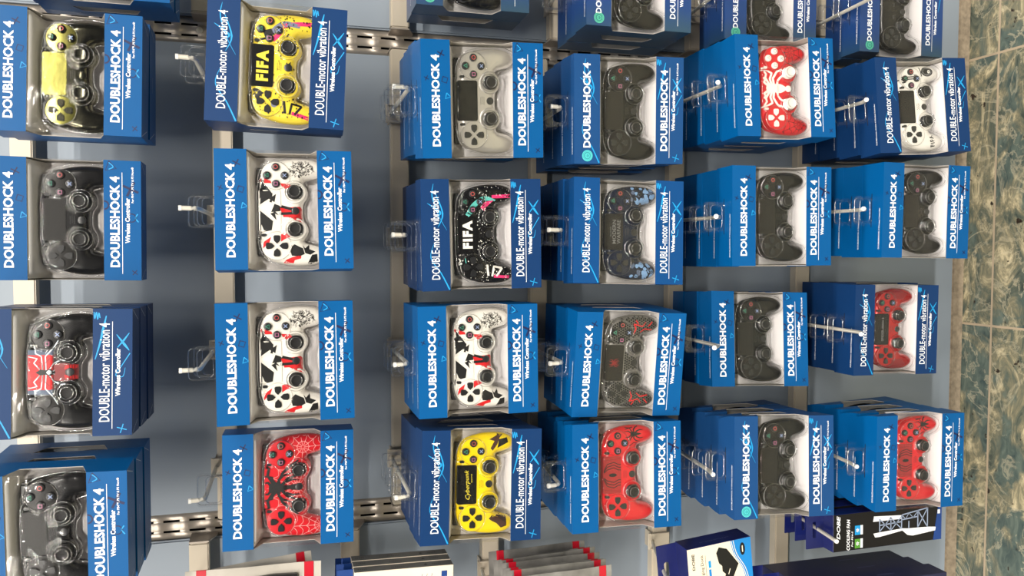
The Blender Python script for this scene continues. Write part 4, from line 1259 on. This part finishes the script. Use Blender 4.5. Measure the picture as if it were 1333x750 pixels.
# cooling fan cartons
M_CARD_BLK = mat('card_black', (20, 19, 20), .3, spec=.3)
def fan(k, label):
    w, h, d = .072, .250, .031
    t = empty('fan_box', TR(-.5325 + .004 * k, -.250 + k * .0345 + d / 2, .282, 0, -.012, -.02 * (k > 0)))
    tag(t, label, 'box', 'black cooling fan boxes on one hook')
    mb = MB(); mb.box(-w / 2, w / 2, -d / 2, d / 2, 0, h, 0, .0005)
    o = mb.obj('carton', [M_DNAVY, M_CARD_BLK], t)
    for p in o.data.polygons:
        if p.normal.y < -.8: p.material_index = 1
    mb = MB(); n = 6
    out = [(x, z + h + .018) for x, z in rrect(w, .040, .001, n)]; inn = [(x, z + h + .020) for x, z in rrect(.032, .008, .003, n)]
    kk = len(out)
    v = [(x, d / 2 - .0015, z) for x, z in out + inn] + [(x, d / 2, z) for x, z in out + inn]
    f = [(i, (i + 1) % kk, kk + (i + 1) % kk, kk + i) for i in range(kk)]
    f += [tuple(2 * kk + i for i in q)[::-1] for q in f]
    f += [(i, (i + 1) % kk, 2 * kk + (i + 1) % kk, 2 * kk + i) for i in range(kk)] + [(kk + i, kk + (i + 1) % kk, 3 * kk + (i + 1) % kk, 3 * kk + i) for i in range(kk)]
    mb.add(v, f); mb.obj('header_flap', M_DNAVY, t)
    if k: return
    yf = -d / 2 - .0003
    mb = MB()
    def sh(pts, mi, dy=0): mb.add([(x, yf - dy, z) for x, z in pts], [tuple(range(len(pts)))], mi)
    def ln(pts, wd, mi, dy=0.0002):
        V, F = stroke2d(pts, wd); mb.add([(p[0], yf - dy, p[1]) for p in V], F, mi)
    sh([(-w / 2, 0), (w / 2, 0), (w / 2, .008), (-w / 2, .020)], 1)
    sh([(.016, .004), (.024, .004), (.024, .010), (.016, .010)], 0, .0001)
    for s_, x, z, ww, hh, b, shr in (('DOBE', .011, h - .011, .046, .0080, .035, .3), ('COOLING FAN', -.005, h - .033, .060, .0075, .03, .2), ('For PS4-S', -.014, h - .0420, .030, .0034, .02, .2)):
        P, F = text2d(s_, ww, hh, b, shr); mb.add([(x + a, yf - .0003, z + c) for a, c in P], F, 0)
    for x, m_ in ((.002, 2), (-.024, 3)):
        sh([(x - .009, h - .060), (x + .009, h - .060), (x + .009, h - .048), (x - .009, h - .048)], m_, .0001)
        sh([(x - .009, h - .066), (x + .009, h - .066), (x + .009, h - .0605), (x - .009, h - .0605)], 0, .0001)
        for q in range(3):
            a = q * math.pi / 3; ln([(x - .004 * math.cos(a), h - .054 - .004 * math.sin(a)), (x + .004 * math.cos(a), h - .054 + .004 * math.sin(a))], .0016, 0)
    # the picture of a white fan stand
    sh([(.0144, .161), (.025, .159), (.0212, .095), (.0140, .095)], 0, .0001)
    sh([(-.0087, .160), (-.0165, .156), (-.0165, .146), (-.0095, .093), (-.0195, .0805), (-.0220, .068), (-.0170, .015), (-.0100, .0138), (-.0080, .034), (-.0065, .0805), (-.0052, .093), (-.0075, .144)], 0, .0001)
    for p in ([(.0185, .146), (-.0070, .146)], [(.0215, .095), (-.0050, .095)], [(.0195, .120), (-.0060, .120)], [(.0060, .146), (.0085, .095)], [(.0260, .057), (-.0070, .057)], [(.0300, .034), (-.0080, .034)], [(.0120, .095), (.0150, .057)], [(.0215, .095), (.0300, .034)], [(.0080, .078), (-.0060, .078)]): ln(p, .0024, 4)
    for z0, z1 in ((.146, .120), (.120, .095)):
        ln([(.0180, z0), (-.0058, z1)], .0020, 4); ln([(-.0065, z0), (.0195, z1)], .0020, 4)
    ln([(.0270, .057), (-.0080, .034)], .0022, 4); ln([(-.0070, .057), (.0300, .034)], .0022, 4)
    ln([(.0215, .095), (.0130, .086), (.0235, .078), (.0140, .068), (.0255, .057)], .0020, 4)
    mb.obj('front_print', [M_WHITE, M_DKBL, M_CYAN, mat('print_green', (84, 150, 50), .5), mat('print_silver', (150, 164, 190), .5)], t)
for k, l in enumerate(('black fronted cooling fan box, nearest on its hook', 'navy sided fan box right behind the nearest cooling fan box', 'navy sided fan box rearmost on the cooling fan hook')): fan(k, l)
hook(-.5345, LB[4], (-.285, .553), .5495, 'metal rod hook through the headers of the fan boxes', straight=True)

def navy_box(k, label):
    w, h, d = .110, .300, .046
    t = empty('navy_box', TR(-.612 - .004 * k - w / 2, -.302 + k * .0495 + d / 2, .316 + .004 * k, 0, 0, 0))
    tag(t, label, 'box', 'tall navy boxes at the photo bottom edge')
    mb = MB(); mb.box(-w / 2, w / 2, -d / 2, d / 2, 0, h, 0, .0006); mb.obj('carton', mat('card_midnight', (22, 26, 62), .4, coat=.2), t)
    mb = MB(); V, F = stroke2d([(.0, .10), (.0, .14)], .003)
    mb.add([(w / 2 + .0003, p[0], p[1]) for p in V], F); mb.obj('side_print', mat('print_faint', (70, 74, 108), .5), t)
    mb = MB(); mb.box(-w / 2, w / 2, d / 2 - .0015, d / 2, h - .001, h + .035); mb.obj('header_flap', M_DNAVY, t)
for k, l in enumerate(('tall midnight blue box, nearest of three at the bottom right edge', 'tall midnight blue box, middle of three at the bottom right edge', 'tall midnight blue box, rearmost of three at the bottom right edge')): navy_box(k, l)
